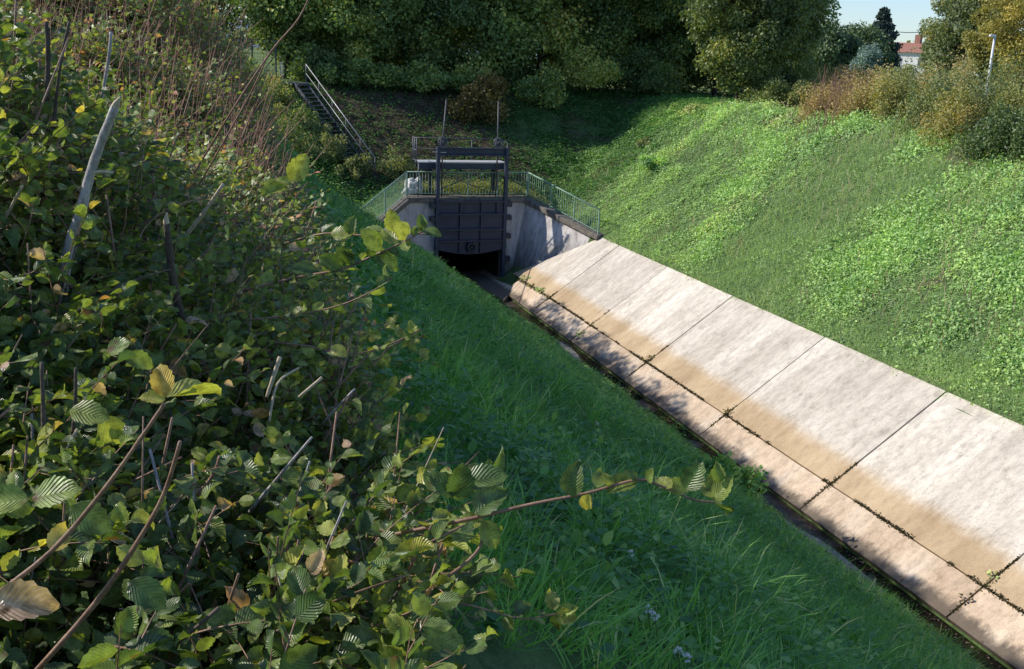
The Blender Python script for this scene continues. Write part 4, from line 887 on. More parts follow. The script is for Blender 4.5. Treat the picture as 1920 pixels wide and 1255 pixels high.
# sunlit tree on the right crest and its neighbours
tree('sunlit_tree', 'large sunlit green tree with foliage down to the ground on the right crest', 27.6, 49.3, 9.5, 3.15, .1, 'tree_olive', 150, 52000, .15, None, .42, .2, cs=.22)
tree('sunlit_tree', 'shorter sunlit tree growing against the right side of the large one', 30.6, 50.5, 8.5, 2.4, .2, 'tree_olive', 90, 24000, .15, None, .40, .16, cs=.24)
p = pt(1440, 200, 46.8); bush('bush', 'low yellow tinged bush at the foot of the large sunlit tree', (p[0], p[1], hz(p[0], p[1])), (1.5, 1.1, 1.1), 5200, .12, 'tree_olive', 'bush', None, .62, 8)
p = pt(1520, 180, 45.5); bush('bush', 'yellow green bush between the sunlit tree and the russet shrubs', (p[0], p[1], hz(p[0], p[1])), (1.2, 1.1, 1.3), 4600, .11, 'gold', 'bush', None, .25, 8)
# shrubs along the right crest
row = [(1560, 205, 39.5, (1.0, 1.0, 1.5), 'russet', .45, 'russet brown twiggy shrub, leftmost on the right crest'), (1622, 210, 37.5, (1.0, 1.0, 1.6), 'russet', .6, 'tawny shrub with pale dry tips beside the leftmost russet one'),
       (1685, 225, 35.5, (.95, .9, 1.7), 'gold', .5, 'golden green shrub in the middle of the right crest'), (1735, 245, 33.2, (.75, .8, 2.0), 'greygreen', .5, 'grey green upright shrub between the golden ones'),
       (1790, 265, 30.8, (.9, .85, 1.9), 'gold', .7, 'orange yellow shrub below the lamp post on the right crest'), (1865, 290, 28.2, (.95, .9, 1.5), 'dark_shrub', .5, 'dark green shrub at the right edge of the picture'),
       (1930, 290, 27, (1.0, .9, 1.5), 'dark_shrub', .6, 'dark green shrub cut off by the right edge of the picture'), (1715, 170, 40, (1.4, 1.2, 2.2), 'greygreen', .55, 'light green shrub behind the golden shrubs'),
       (1790, 160, 37.5, (1.1, 1.1, 2.5), 'russet', .5, 'tall brownish twiggy shrub behind the crest shrubs'), (1860, 195, 33, (1.2, 1.1, 2.2), 'greygreen', .4, 'grey green bush in front of the lamp post foot'),
       (1600, 185, 42.5, (1.5, 1.2, 1.9), 'russet', .3, 'brown shrub behind the leftmost russet shrubs'), (1915, 230, 31, (1.1, 1.1, 2.1), 'gold', .4, 'yellowish shrub above the dark green one at the right edge')]
for px, py, Y, r, m_, tn, lab in row:
    p = pt(px, py, Y); bush('shrub', lab, (p[0], p[1], hz(p[0], p[1]) - .15), (r[0] * 1.2, r[1] * 1.15, r[2] * .94), 9500, .085, m_, 'shrub', 'shrubs along the right crest', tn, 12, 30, sub=.44)
# dry twigs standing out of the russet shrubs
mb = MB()
for i in range(260):
    px = rng.uniform(1520, 1700); Y = rng.uniform(37, 42); p = pt(px, 190, Y); z = hz(p[0], p[1]); h = rng.uniform(1.2, 2.2)
    mb.tube([(p[0], p[1], z), (p[0] + rng.normal() * .12, p[1], z + h * .6), (p[0] + rng.normal() * .25, p[1] + rng.normal() * .1, z + h)], [.012, .009, .004], 4, False)
tag(mb.build('dry_stems', 'pink_twig'), 'dry pinkish stems standing through the russet shrubs on the right crest', None, kind='stuff')
# background right: conifers, house, lamp, far trees
GZ_ = -2.0
def bp(px, Y): q = pt(px, 110, Y); return q[0], q[1]
x, y = bp(1590, 92); tree('conifer', 'broad dark green conifer hedge tree left of the house', x, y, 6.3, 4.3, .2, 'conifer', 110, 24000, .26, None, .45, .2, z0=GZ_)
x, y = bp(1545, 90); tree('conifer', 'green background conifer half hidden by the sunlit tree', x, y, 6.6, 3.6, .2, 'conifer', 80, 16000, .26, None, .5, .2, z0=GZ_)
x, y = bp(1648, 95); tree('fir_tree', 'dark pointed fir with spreading boughs beside the house', x, y, 8.0, 3.0, .3, 'fir', 130, 22000, .26, None, .45, .18, 'cone', z0=GZ_)
x, y = bp(1626, 84); tree('blue_cypress', 'rounded blue grey cypress in front of the fir', x, y, 4.35, 1.35, .1, 'blue_conifer', 70, 13000, .14, None, .5, .12, 'column', z0=GZ_)
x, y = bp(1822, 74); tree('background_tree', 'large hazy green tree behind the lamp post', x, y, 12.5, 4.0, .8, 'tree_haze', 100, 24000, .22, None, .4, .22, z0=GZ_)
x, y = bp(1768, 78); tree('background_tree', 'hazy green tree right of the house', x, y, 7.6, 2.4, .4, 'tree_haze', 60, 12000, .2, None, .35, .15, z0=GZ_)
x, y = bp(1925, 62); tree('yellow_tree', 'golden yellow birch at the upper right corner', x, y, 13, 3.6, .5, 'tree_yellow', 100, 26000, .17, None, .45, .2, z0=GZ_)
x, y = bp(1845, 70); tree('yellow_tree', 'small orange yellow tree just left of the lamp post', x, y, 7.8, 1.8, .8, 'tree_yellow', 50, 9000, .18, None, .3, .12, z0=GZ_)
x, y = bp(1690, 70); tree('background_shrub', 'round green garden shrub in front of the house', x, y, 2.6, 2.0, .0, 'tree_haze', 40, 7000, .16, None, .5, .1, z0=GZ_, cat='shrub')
x, y = bp(1600, 66); tree('background_shrub', 'brownish garden shrub in front of the cypress', x, y, 2.1, 2.6, .0, 'russet', 40, 7000, .16, None, .5, .1, z0=GZ_, cat='shrub')
# house
x, y = bp(1700, 118); ho = thing('house', 'white walled house with a red tiled roof and brick chimney beyond the trees', 'house', (x, y, GZ_))
ho.rotation_euler[2] = radians(-60)
mb = MB(); mb.box((-7, 0, 0), (5, 7, 4.5)); mb.build('wall', 'render_wall', ho)
rf = MB(); rf.add([(-7.3, -.4, 4.4), (5.3, -.4, 4.4), (5.3, 3.5, 5.7), (-7.3, 3.5, 5.7), (-7.3, 7.4, 4.4), (5.3, 7.4, 4.4)], [(0, 1, 2, 3), (3, 2, 5, 4), (0, 3, 4), (1, 5, 2)])
ro = rf.build('roof', 'tile', ho); ch = MB().box((-.6, 3.2, 5.3), (.1, 3.9, 6.7)).build('chimney', 'brick', ro)
for xx in (-5.5, -2.2, 1.4):
    wf = MB().box((xx, -.06, 2.5), (xx + 1.6, -.004, 3.8)).build('window', 'white_paint', ho)
    MB().box((xx + .1, -.09, 2.6), (xx + .75, -.062, 3.7)).box((xx + .85, -.09, 2.6), (xx + 1.5, -.062, 3.7)).build('pane', 'glass', wf)
MB().box((-7.1, -.12, 4.2), (5.1, -.02, 4.36)).build('gutter', 'white_paint', ho)
# lamp post
x, y = bp(1859, 47); ltop = pt(1871, 68, 47)[2] - GZ_
lp = thing('lamp_post', 'slender white lamp post with a short bracket head behind the right crest shrubs', 'lamp post', (x, y, GZ_))
MB().tube([(0, 0, 0), (0, 0, ltop * .5), (0, 0, ltop)], [.085, .07, .055], 10).build('pole', 'white_paint', lp, smooth=True)
MB().box((-.32, -.08, ltop - .05), (.05, .08, ltop + .06)).build('lamp_head', 'white_paint', lp, bevel=.03)
# overhead cable far away
a, b = pt(1640, 57, 160), pt(1760, 60, 160); oc = thing('overhead_cable', 'thin dark overhead cable crossing the strip of sky above the house', 'cable', tuple(a))
MB().tube([(0, 0, 0), tuple((b - a) * .5 + A([0, 0, -.25])), tuple(b - a)], .06, 5).build('wire', 'steel_dark', oc)
for q in (A([0, 0, 0.]), b - a): MB().tube([tuple(q), (q[0], q[1], GZ_ - a[2])], .14, 6).build('pole', 'bark', oc)
# far tree lines closing the horizon
for i, (x0, y0, x1, y1, n, lab) in enumerate([(-160, 300, 60, 330, 26, 'hazy wood far off beyond the field on the left'), (90, 260, 260, 180, 20, 'hazy wood far off behind the houses on the right')]):
    P = []; t = rng.random(9000); ii = np.floor(t * n); cxn = (ii + .5) / n; d = rdir(9000) * (rng.random((9000, 1)) ** .4)
    Rr = 6 + 2 * np.sin(ii * 2.3); P = np.stack([x0 + (x1 - x0) * cxn + d[:, 0] * Rr, y0 + (y1 - y0) * cxn + d[:, 1] * Rr, 2.0 + d[:, 2] * Rr * (.62 + .1 * np.sin(ii))], 1)
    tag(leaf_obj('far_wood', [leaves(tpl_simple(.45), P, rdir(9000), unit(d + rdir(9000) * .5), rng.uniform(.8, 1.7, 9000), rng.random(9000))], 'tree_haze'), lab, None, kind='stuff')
# trees at the left, beyond the hedge
tree('dark_tree', 'dark tree left of the bright field gap', 1.9, 66, 10.5, 3.0, .6, 'tree_dark', 80, 22000, .19, G, .45, .17)
tree('dark_tree', 'dark tree above the top of the hedge on the left', -3.2, 68, 10.5, 3.6, .2, 'tree_dark', 80, 20000, .18, G, .5, .17)
tree('dark_tree', 'tree at the upper left behind the twiggy thicket', -9.5, 72, 11, 4.4, .2, 'tree_olive', 70, 16000, .18, G, .4, .17)

# ------------------------------------------------------------------ the hedge on the near left
EY = A([0.6, 1.2, 1.6, 1.9, 2.4, 3.0, 4.5, 7.0, 10., 14., 20., 30., 42., 50.])
EPX = [(1150, 1900), (1090, 1480), (1040, 1215), (1000, 1080), (930, 950), (850, 820), (750, 680), (650, 510), (590, 420), (550, 335), (505, 230), (500, 175), (500, 150), (500, 140)]
E3 = A([pt(a, b, y) for (a, b), y in zip(EPX, EY)]); E3[:, 0] -= np.interp(EY, [0, 2, 5, 10, 20], [.12, .2, .28, .25, .2])
ZC = [-.95, -.90, -.90, -.90, -.92, -.88, -.80, -.70, -.55, -.32, -.12, -.3, -.4, -.45]
def hedge_top(X, Y):
    xr = np.interp(Y, EY, E3[:, 0]); ze = np.interp(Y, EY, E3[:, 2]); zc = np.interp(Y, EY, ZC)
    zc = zc + .50 * (fbm(X, Y, 1.5, 70) - .5) * np.clip(Y / 6, .5, 1.6)
    wl = (X + .134 * Y) / np.maximum(Y, .1)
    zc = zc + np.clip((.17 - wl) / .15, 0, 1.2) * .72 * np.exp(-((Y - 4.2) / 1.7) ** 2)
    zc = zc + 1.25 * np.clip((.23 - wl) / .12, 0, 1) * np.clip((Y - 8) / 5, 0, 1) * np.clip((23 - Y) / 5, 0, 1) * (.8 + .4 * vn(X, Y, 1.5, 3))
    wd = np.clip(.35 + .12 * Y, .3, 1.6); t = np.clip((X - (xr - wd)) / wd, 0, 1)
    z = np.where(zc > ze, ze + (zc - ze) * np.sqrt(np.clip(1 - t * t, 0, 1)), zc)
    return z, xr
def hedge_pts(n, y0, y1, xl=lambda Y: -.134 * Y - .6, pw=1.0, depth=.25, dmin=0.0):
    Y = y0 + (y1 - y0) * rng.random(n) ** pw; xr = np.interp(Y, EY, E3[:, 0]); a = xl(Y)
    X = a + (xr - a) * rng.random(n); z, _ = hedge_top(X, Y); e = .05
    zx = (hedge_top(X + e, Y)[0] - z) / e; zy = (hedge_top(X, Y + e)[0] - z) / e
    Nn = unit(np.stack([-np.clip(zx, -2, 2), -np.clip(zy, -2, 2), np.ones(n)], 1))
    dp = dmin + rng.random(n) * depth
    return np.stack([X, Y, z], 1) - Nn * dp[:, None], Nn
def shoots(P, Nn, ln, nl, ls, tpls, tint_mu, twig_r=.0016, droop=.3, outw=.5, seg=5, bare=0.0, lm=1.0):
    """leafy twigs: alternate leaves on both sides of a thin curved stem"""
    n = len(P); D = unit(Nn * outw + rng.normal(size=(n, 3)) * A([.75, .75, .45]))
    t = (np.arange(nl) + .6) / nl
    L_ = ln * rng.uniform(.6, 1.35, n)
    base = P[:, None, :] + D[:, None, :] * (t[None, :, None] * L_[:, None, None]); base[:, :, 2] -= droop * (t[None, :] ** 2) * L_[:, None] * .5
    side = unit(np.cross(D, A([0, 0, 1.]) + rng.normal(size=(n, 3)) * .25)); upv = unit(np.cross(side, D))
    upv = np.where(upv[:, 2:3] < 0, -upv, upv)
    sg = np.where(np.arange(nl) % 2 == 0, 1., -1.)
    LD = unit(D[:, None, :] * .75 + side[:, None, :] * sg[None, :, None] * .85 + rng.normal(size=(n, nl, 3)) * .28 + A([0, 0, -.12]))
    LN = unit(upv[:, None, :] + rng.normal(size=(n, nl, 3)) * .38)
    sz = ls * rng.uniform(.6, 1.25, (n, nl)) * (1.12 - .35 * np.abs(t[None, :] - .45) * 2)
    ti = np.clip(tint_mu + rng.normal(0, .12, (n, 1)) + rng.normal(0, .13, (n, nl)) + (rng.random((n, nl)) < .09) * .48, 0, 1)
    k = rng.random((n, nl)) > bare
    b_, d_, n_, s_, t_ = base[k], LD[k], LN[k], sz[k], ti[k]; parts = []
    w_ = rng.integers(0, len(tpls), len(b_))
    for i, tp in enumerate(tpls):
        q = w_ == i
        if q.any(): parts.append(leaves(tp, b_[q], d_[q], n_[q], s_[q], t_[q]))
    # stems (triangular tubes, vectorised)
    ts = np.linspace(0, 1, seg); C = P[:, None, :] + D[:, None, :] * (ts[None, :, None] * L_[:, None, None]); C[:, :, 2] -= droop * (ts[None, :] ** 2) * L_[:, None] * .5
    rr = twig_r * (1.3 - .8 * ts); ring = []
    for a in (0, 2.09, 4.19): ring.append(C + (side[:, None, :] * math.cos(a) + upv[:, None, :] * math.sin(a)) * rr[None, :, None])
    Vt = np.stack(ring, 2).reshape(-1, 3); I = np.arange(n * seg * 3).reshape(n, seg, 3); Q = []
    for a in range(3): b2 = (a + 1) % 3; Q.append(np.stack([I[:, :-1, a], I[:, :-1, b2], I[:, 1:, b2], I[:, 1:, a]], -1).reshape(-1, 4))
    return parts, (Vt, [np.concatenate(Q)], np.zeros(len(Q[0]) * 3), None)
FULL = [tpl_full(11, .12, .10), tpl_full(11, .34, .18, .3), tpl_full(11, .02, .26, -.3), tpl_full(11, -.14, .05, .5), tpl_full(9, .5, .30, .6), tpl_full(9, .2, -.14, -.6)]
hedge = thing('hedge', 'dense hornbeam hedge of ribbed leaves filling the near left foreground', 'hedge', (0.3, 2.5, -2.4))
def hed(o): child_fix(o); return o
tw = []; lf = []
P, Nn = hedge_pts(1250, .9, 2.8, depth=.24); a, b = shoots(P, Nn, .24, 8, .049, FULL, .36, .0016); lf += a; tw.append(b)
P, Nn = hedge_pts(2300, 2.6, 5.4, depth=.22); a, b = shoots(P, Nn, .28, 8, .045, FULL, .44, .002); lf += a; tw.append(b)
hed(leaf_obj('near_foliage', lf, 'hornbeam', hedge, True))
lf = []
P, Nn = hedge_pts(5200, 5.0, 9.5, depth=.28); a, b = shoots(P, Nn, .34, 8, .048, [tpl_mid()], .46, .0028); lf += a; tw.append(b)
hed(leaf_obj('middle_foliage', lf, 'hornbeam_far', hedge))
P, Nn = hedge_pts(26000, .7, 9.5, depth=.75, dmin=.12); n = len(P)
hed(leaf_obj('inner_foliage', [leaves(tpl_mid(), P, rdir(n), rdir(n, .5), rng.uniform(.04, .075, n), rng.random(n))], 'gap_shade_leaf', hedge))
V, Q, T, U = join(tw); hed(link('twig_tangle', np_mesh('twig_tangle', V, Q), 'twig', hedge))
# side skirt of the hedge down to the grass
P = []; n = 15000; Y = 1.0 + 9 * rng.random(n) ** 1.1; xr = np.interp(Y, EY, E3[:, 0]); ze = np.interp(Y, EY, E3[:, 2]); gz = H(xr, Y); f = rng.random(n)
Ps = np.stack([xr - .12 * rng.random(n) - .15, Y, ze - .05 + (gz - ze) * f], 1)
hed(leaf_obj('side_foliage', [leaves(tpl_mid(), Ps, rdir(n, -.3), unit(rdir(n) + A([.8, 0, .4])), rng.uniform(.04, .07, n), np.clip(rng.normal(.3, .2, n), 0, 1))], 'hornbeam_far', hedge))

# sawn and bare branches, placed one by one: (polyline of (px,py,Y), radius start, radius end, material, leaf count)
def curve3(pp, k=4):
    P = A([pt(*q) for q in pp]); n = len(P); out_ = []
    for i in range(n - 1):
        p0, p1, p2, p3 = P[max(i - 1, 0)], P[i], P[i + 1], P[min(i + 2, n - 1)]
        for j in range(k):
            t = j / k; out_.append(.5 * ((2 * p1) + (-p0 + p2) * t + (2 * p0 - 5 * p1 + 4 * p2 - p3) * t * t + (-p0 + 3 * p1 - 3 * p2 + p3) * t ** 3))
    return A(out_ + [P[-1]])
BR = [
 ([(118, 560, 3.0), (125, 480, 2.95), (152, 395, 2.9), (168, 330, 2.88), (190, 265, 2.85), (216, 200, 2.8)], .0145, .010, 'silver_bark', 'thick sawn branch with silvery bark and a pale cut top', 1),
 ([(163, 327, 2.88), (188, 322, 2.86), (212, 324, 2.85)], .0045, .0035, 'cut_wood', 'short pale snag on the thick sawn branch', 0),
 ([(352, 680, 3.1), (340, 600, 3.05), (322, 510, 3.0), (312, 418, 2.95)], .014, .009, 'bark', 'dark upright broken branch', 1),
 ([(350, 440, 3.4), (385, 395, 3.35), (418, 346, 3.3)], .007, .005, 'cut_wood', None, 0),
 ([(40, 1290, 1.45), (180, 1130, 1.45), (262, 1010, 1.42), (308, 925, 1.4), (338, 828, 1.38)], .0046, .0024, 'twig', 'long curved bare shoot at the bottom left', 0),
 ([(-20, 1125, 1.35), (95, 1035, 1.33), (190, 925, 1.3), (262, 825, 1.28), (308, 758, 1.27)], .0034, .0022, 'twig', 'reddish shoot ending in a folded yellow leaf', 0),
 ([(700, 1010, 1.9), (800, 990, 1.8), (895, 970, 1.75), (1000, 945, 1.72), (1100, 925, 1.7), (1195, 900, 1.68), (1240, 912, 1.67), (1300, 937, 1.66), (1340, 942, 1.66)], .0042, .0018, 'twig', 'long reddish twig reaching right across the grass', 0),
 ([(455, 545, 3.1), (560, 520, 3.05), (640, 505, 3.0), (710, 475, 2.95), (760, 452, 2.9), (795, 432, 2.88)], .0042, .002, 'twig', 'leafy twig reaching towards the gate', 0),
 ([(540, 455, 3.3), (610, 438, 3.2), (690, 442, 3.1), (750, 436, 3.05), (800, 440, 3.0)], .0034, .0018, 'twig', None, 0),
 ([(300, 430, 5.5), (370, 315, 5.3), (440, 200, 5.1), (510, 95, 5.0), (560, 35, 4.9), (590, -30, 4.9)], .006, .003, 'pink_twig', 'long arching pink shoot rising over the steel stairway', 0),
 ([(320, 440, 5.7), (400, 300, 5.5), (470, 175, 5.4), (500, 110, 5.3)], .005, .003, 'pink_twig', None, 0),
 ([(468, 960, 2.1), (530, 885, 2.05), (585, 820, 2.0)], .0035, .0025, 'silver_bark', None, 0),
 ([(560, 690, 2.6), (520, 720, 2.55), (505, 790, 2.5)], .0025, .0032, 'cut_wood', None, 0),
 ([(525, 670, 2.5), (510, 715, 2.5), (500, 745, 2.5)], .006, .004, 'cut_wood', 'stubby split green stem', 0),
 ([(604, 708, 2.4), (560, 745, 2.4)], .004, .003, 'cut_wood', None, 0),
 ([(470, 600, 3.0), (560, 590, 2.95), (640, 572, 2.9), (700, 545, 2.85), (735, 520, 2.85)], .003, .0015, 'twig', None, 0),
 ([(500, 640, 2.9), (580, 650, 2.85), (650, 665, 2.8), (720, 650, 2.8), (785, 620, 2.8)], .0028, .0014, 'twig', None, 0),
 ([(820, 1120, 1.7), (900, 1140, 1.7), (980, 1160, 1.72), (1050, 1150, 1.75)], .0024, .0014, 'twig', None, 0),
 ([(0, 425, 3.0), (20, 390, 2.95), (42, 348, 2.9)], .005, .003, 'cut_wood', None, 0),
 ([(72, 622, 2.7), (130, 590, 2.7), (176, 562, 2.7)], .004, .003, 'cut_wood', None, 0),
 ([(176, 562, 2.7), (240, 530, 2.8), (320, 505, 2.9)], .003, .002, 'bark', None, 0),
 ([(230, 690, 3.1), (255, 500, 3.2), (270, 430, 3.3), (330, 385, 3.4), (430, 365, 3.5)], .0026, .0016, 'twig', None, 0),
 ([(600, 800, 2.6), (650, 745, 2.5), (665, 730, 2.5)], .003, .002, 'silver_bark', None, 0),
 ([(530, 1070, 1.8), (540, 1010, 1.8), (545, 965, 1.8)], .003, .0022, 'twig', None, 0),
 ([(600, 1040, 2.0), (640, 1000, 2.0), (672, 965, 2.0)], .0025, .0018, 'cut_wood', None, 0),
 ([(320, 1215, 1.5), (370, 1175, 1.5), (410, 1140, 1.5)], .0035, .003, 'bark', None, 0),
 ([(650, 1230, 1.6), (700, 1170, 1.6), (745, 1110, 1.6)], .0032, .002, 'bark', None, 0),
 ([(85, 900, 2.0), (82, 790, 2.0), (78, 680, 2.0)], .005, .0035, 'bark', None, 0),
 ([(125, 890, 2.1), (140, 780, 2.1), (142, 690, 2.1)], .0042, .003, 'bark', None, 0),
 ([(88, 190, 3.6), (90, 90, 3.6), (86, 40, 3.6)], .009, .006, 'bark', None, 0),
 ([(100, 240, 3.6), (112, 130, 3.6), (130, 40, 3.6)], .006, .004, 'bark', None, 0),
 ([(190, 190, 4.2), (205, 100, 4.2), (208, 60, 4.2)], .006, .005, 'silver_bark', None, 0),
 ([(370, 930, 2.0), (400, 890, 2.0), (412, 855, 2.0)], .0042, .003, 'twig', None, 0),
 ([(690, 690, 3.2), (735, 650, 3.2), (790, 618, 3.2)], .003, .0018, 'twig', None, 0),
 ([(640, 1050, 1.75), (720, 1060, 1.72), (800, 1020, 1.7), (870, 985, 1.7)], .003, .002, 'twig', None, 0),
 ([(900, 960, 1.76), (905, 1010, 1.74), (880, 1050, 1.72), (800, 1110, 1.7)], .003, .003, 'twig', None, 0),
 ([(520, 1190, 1.6), (620, 1130, 1.6), (760, 1080, 1.62)], .003, .002, 'twig', None, 0)]
for pp, r0, r1, m_, lab, br in BR:
    C = curve3(pp); k = len(C); rr = np.linspace(r0, r1, k) * (1 + .07 * rng.normal(size=k))
    o = hed(MB().tube(C, rr, 8).build('branch' if r0 > .0045 else 'twig', m_, hedge, smooth=True))
    if lab: o['label'] = lab
    if r0 > .012:   # pale torn end
        d = unit(C[-1] - C[-2]); hed(MB().tube([C[-1], C[-1] + d * .012, C[-1] + d * .03 + A([.004, 0, 0])], [r1 * .96, r1 * .75, r1 * .25], 8).build('cut_end', 'cut_wood', hedge))
# individually placed leaves and leafy twig ends
pl = []
def put(px, py, Y, dx, dy, size_px, tint, k=0, face=.55):
    """leaf with its stalk at (px,py,Y) pointing dx,dy on the picture plane"""
    p = pt(px, py, Y); d = pt(px + dx, py + dy, Y + .02 * (k - 1)) - p; sz = size_px * Y * 1.06 / F
    nn = unit(-p * face / np.linalg.norm(p) + A([-.25, 0, 1.]) * (1 - face) + rng.normal(size=3) * .12)
    pl.append(leaves(FULL[k], p[None], d[None], nn[None], A([sz]), A([tint])))
for a in [(1072, 932, 1.7, 4, -60, 72, .22, 1, .75), (1105, 925, 1.7, -6, 55, 44, .9, 2), (1120, 915, 1.7, 10, -45, 44, .5, 3), (1148, 912, 1.69, -20, -30, 34, .7, 1), (1195, 900, 1.68, -30, -25, 34, .3, 1), (1195, 905, 1.68, -70, 18, 66, .55, 2, .3),
          (1215, 905, 1.67, 10, -35, 40, .5, 0), (1285, 920, 1.66, 38, -62, 74, .3, 0, .7), (1260, 915, 1.66, -30, -20, 45, .72, 3), (1290, 922, 1.66, -40, -14, 55, .8, 2), (1340, 940, 1.66, 8, -78, 74, .55, 3, .6), (1338, 938, 1.66, 45, -60, 66, .6, 0, .5), (1336, 942, 1.66, 52, 38, 64, .55, 2, .4),
          (1350, 905, 1.66, -8, -48, 44, .45, 1), (1345, 930, 1.66, -50, -30, 50, .75, 3), (905, 975, 1.75, 28, 58, 66, .66, 0, .7), (905, 975, 1.75, -60, 10, 60, .7, 1), (890, 965, 1.75, 60, -60, 80, .2, 1), (860, 940, 1.8, 10, -80, 85, .2, 0, .7), (870, 905, 1.8, 85, -18, 88, .28, 0, .6), (860, 925, 1.8, -60, -40, 70, .25, 1),
          (310, 745, 1.27, -10, -60, 62, .93, 2, .3), (312, 745, 1.27, 100, -10, 100, .78, 2, .15), (310, 750, 1.27, -40, -8, 45, .84, 1), (98, 1035, 1.33, 30, -55, 58, .92, 3), (-20, 1140, 1.3, 105, -18, 110, .99, 1, .5), (60, 935, 1.5, 70, -18, 90, .62, 0, .6), (55, 935, 1.5, -70, 8, 90, .62, 1, .6), (130, 950, 1.5, 70, 40, 85, .5, 0, .4),
          (795, 432, 2.88, 32, 8, 34, .4, 0), (795, 432, 2.88, -8, -28, 30, .35, 1), (760, 450, 2.9, -22, -40, 42, .78, 0), (745, 458, 2.9, -30, -26, 40, .75, 3), (715, 470, 2.95, -40, -44, 56, .5, 0, .8), (700, 480, 2.95, 60, 22, 56, .25, 1), (660, 498, 3.0, -30, -36, 46, .2, 0, .7), (640, 505, 3.0, -36, -20, 46, .3, 2), (600, 512, 3.05, -50, -10, 55, .25, 0),
          (740, 436, 3.05, -8, -40, 46, .75, 0, .8), (720, 438, 3.05, -40, -8, 40, .55, 3), (770, 438, 3.0, -20, -20, 34, .72, 0), (655, 440, 3.1, 4, -28, 34, .3, 1), (620, 440, 3.15, 36, -4, 40, .7, 0), (545, 340, 3.6, 28, -48, 56, .74, 0, .8), (548, 345, 3.6, -22, -8, 30, .7, 1), (540, 350, 3.6, -42, 14, 48, .66, 2),
          (705, 1075, 1.7, 10, -62, 66, .6, 0, .8), (790, 1190, 1.6, 96, 26, 100, .62, 0, .6), (700, 1180, 1.6, -8, 60, 80, .3, 1), (1045, 1150, 1.75, 42, -14, 46, .6, 0), (1045, 1150, 1.75, -4, 40, 44, .65, 1), (1040, 1145, 1.75, -10, -46, 46, .75, 3), (540, 1080, 1.7, 40, -70, 70, .84, 2, .4), (460, 1150, 1.6, -30, -50, 62, .965, 1),
          (620, 650, 2.6, 30, 16, 36, .9, 0), (420, 720, 2.3, 22, 6, 26, 1, 2), (690, 1085, 1.7, 60, 30, 70, .55, 3), (630, 1090, 1.7, 16, -50, 56, .8, 2), (240, 1090, 1.4, 60, 40, 85, .3, 0), (640, 1215, 1.5, 60, -30, 80, .35, 1), (200, 660, 2.2, 40, -20, 48, .45, 0, .7), (235, 670, 2.2, 44, 10, 50, .5, 1, .6), (130, 770, 2.0, 60, 10, 70, .7, 0), (190, 780, 2.0, 30, 40, 70, .7, 1, .4)]: put(*a)
for pp, step, lsz in [([(455, 545, 3.1), (560, 520, 3.05), (640, 505, 3.0), (710, 475, 2.95), (760, 452, 2.9), (795, 432, 2.88)], .030, .044),
                      ([(540, 455, 3.3), (610, 438, 3.2), (690, 442, 3.1), (750, 436, 3.05), (800, 440, 3.0)], .034, .040),
                      ([(470, 600, 3.0), (560, 590, 2.95), (640, 572, 2.9), (700, 545, 2.85), (735, 520, 2.85)], .030, .044),
                      ([(500, 640, 2.9), (580, 650, 2.85), (650, 665, 2.8), (720, 650, 2.8), (785, 620, 2.8)], .036, .036),
                      ([(480, 500, 3.4), (540, 470, 3.35), (590, 452, 3.3), (640, 425, 3.3)], .032, .044),
                      ([(700, 1010, 1.9), (780, 985, 1.82), (880, 970, 1.76)], .026, .046), ([(640, 1050, 1.75), (720, 1060, 1.72), (800, 1020, 1.7), (870, 985, 1.7)], .026, .044),
                      ([(820, 1120, 1.7), (900, 1140, 1.7), (980, 1160, 1.72), (1050, 1150, 1.75)], .030, .038), ([(760, 900, 2.0), (820, 880, 1.98), (880, 900, 1.95), (930, 880, 1.95)], .026, .046)]:
    C = curve3(pp, 6); L_ = np.r_[0, np.cumsum(np.linalg.norm(np.diff(C, axis=0), axis=1))]; ts_ = np.arange(step, L_[-1], step); n = len(ts_)
    P = np.stack([np.interp(ts_, L_, C[:, i]) for i in range(3)], 1); T_ = unit(np.gradient(P, axis=0)); sg_n = np.where(np.arange(n) % 2 == 0, 1., -1.)[:, None]
    sd_ = unit(np.cross(T_, A([0, 0, 1.]))); D = unit(T_ * .6 + sd_ * sg_n * .7 + rng.normal(size=(n, 3)) * .45 + A([0, 0, .15]))
    Nn = unit(rng.normal(size=(n, 3)) * .45 + A([-.15, -.35, .8])); pick = rng.integers(0, len(FULL), n)
    for q in range(len(FULL)):
        w_ = pick == q
        if w_.any(): pl.append(leaves(FULL[q], P[w_], D[w_], Nn[w_], rng.uniform(.55, 1.25, w_.sum()) * lsz, np.clip(rng.normal(.5, .22, w_.sum()), 0, 1)))
for a in range(14): put(715 + rng.uniform(0, 75), 625 + rng.uniform(0, 40), 3.2, rng.normal() * 22, rng.normal() * 16, 26, rng.uniform(.5, .9), int(rng.integers(4)))
hed(leaf_obj('branch_leaves', pl, 'hornbeam', hedge, True))
# many smaller snags over the hedge
P, Nn = hedge_pts(900, 1.6, 10.5, depth=.1); P = P[np.argsort(P[:, 1])]; rest = MB()
for i, p in enumerate(P):
    y = p[1]; d = unit(A([rng.normal() * .35 + .25, rng.normal() * .4, 1.0 + rng.normal() * .3])); l_ = rng.uniform(.08, .30) * (.7 + .07 * y); s_ = p - A([0, 0, .12])
    q = s_ + d * l_ * .6 + rng.normal(size=3) * .015; e = s_ + d * (l_ + .12) + rng.normal(size=3) * .03; r = rng.uniform(.0016, .0040) * (1 + .08 * y)
    mb = MB() if i < 72 else rest
    mb.tube([s_, q, e], [r, r * .85, r * .6], 5)
    if i < 72: hed(mb.build('twig', ['twig', 'cut_wood', 'silver_bark'][i % 3 if i % 2 else 0], hedge, smooth=True))
hed(rest.build('snag_twigs', 'twig', hedge, smooth=True))['kind'] = 'stuff'

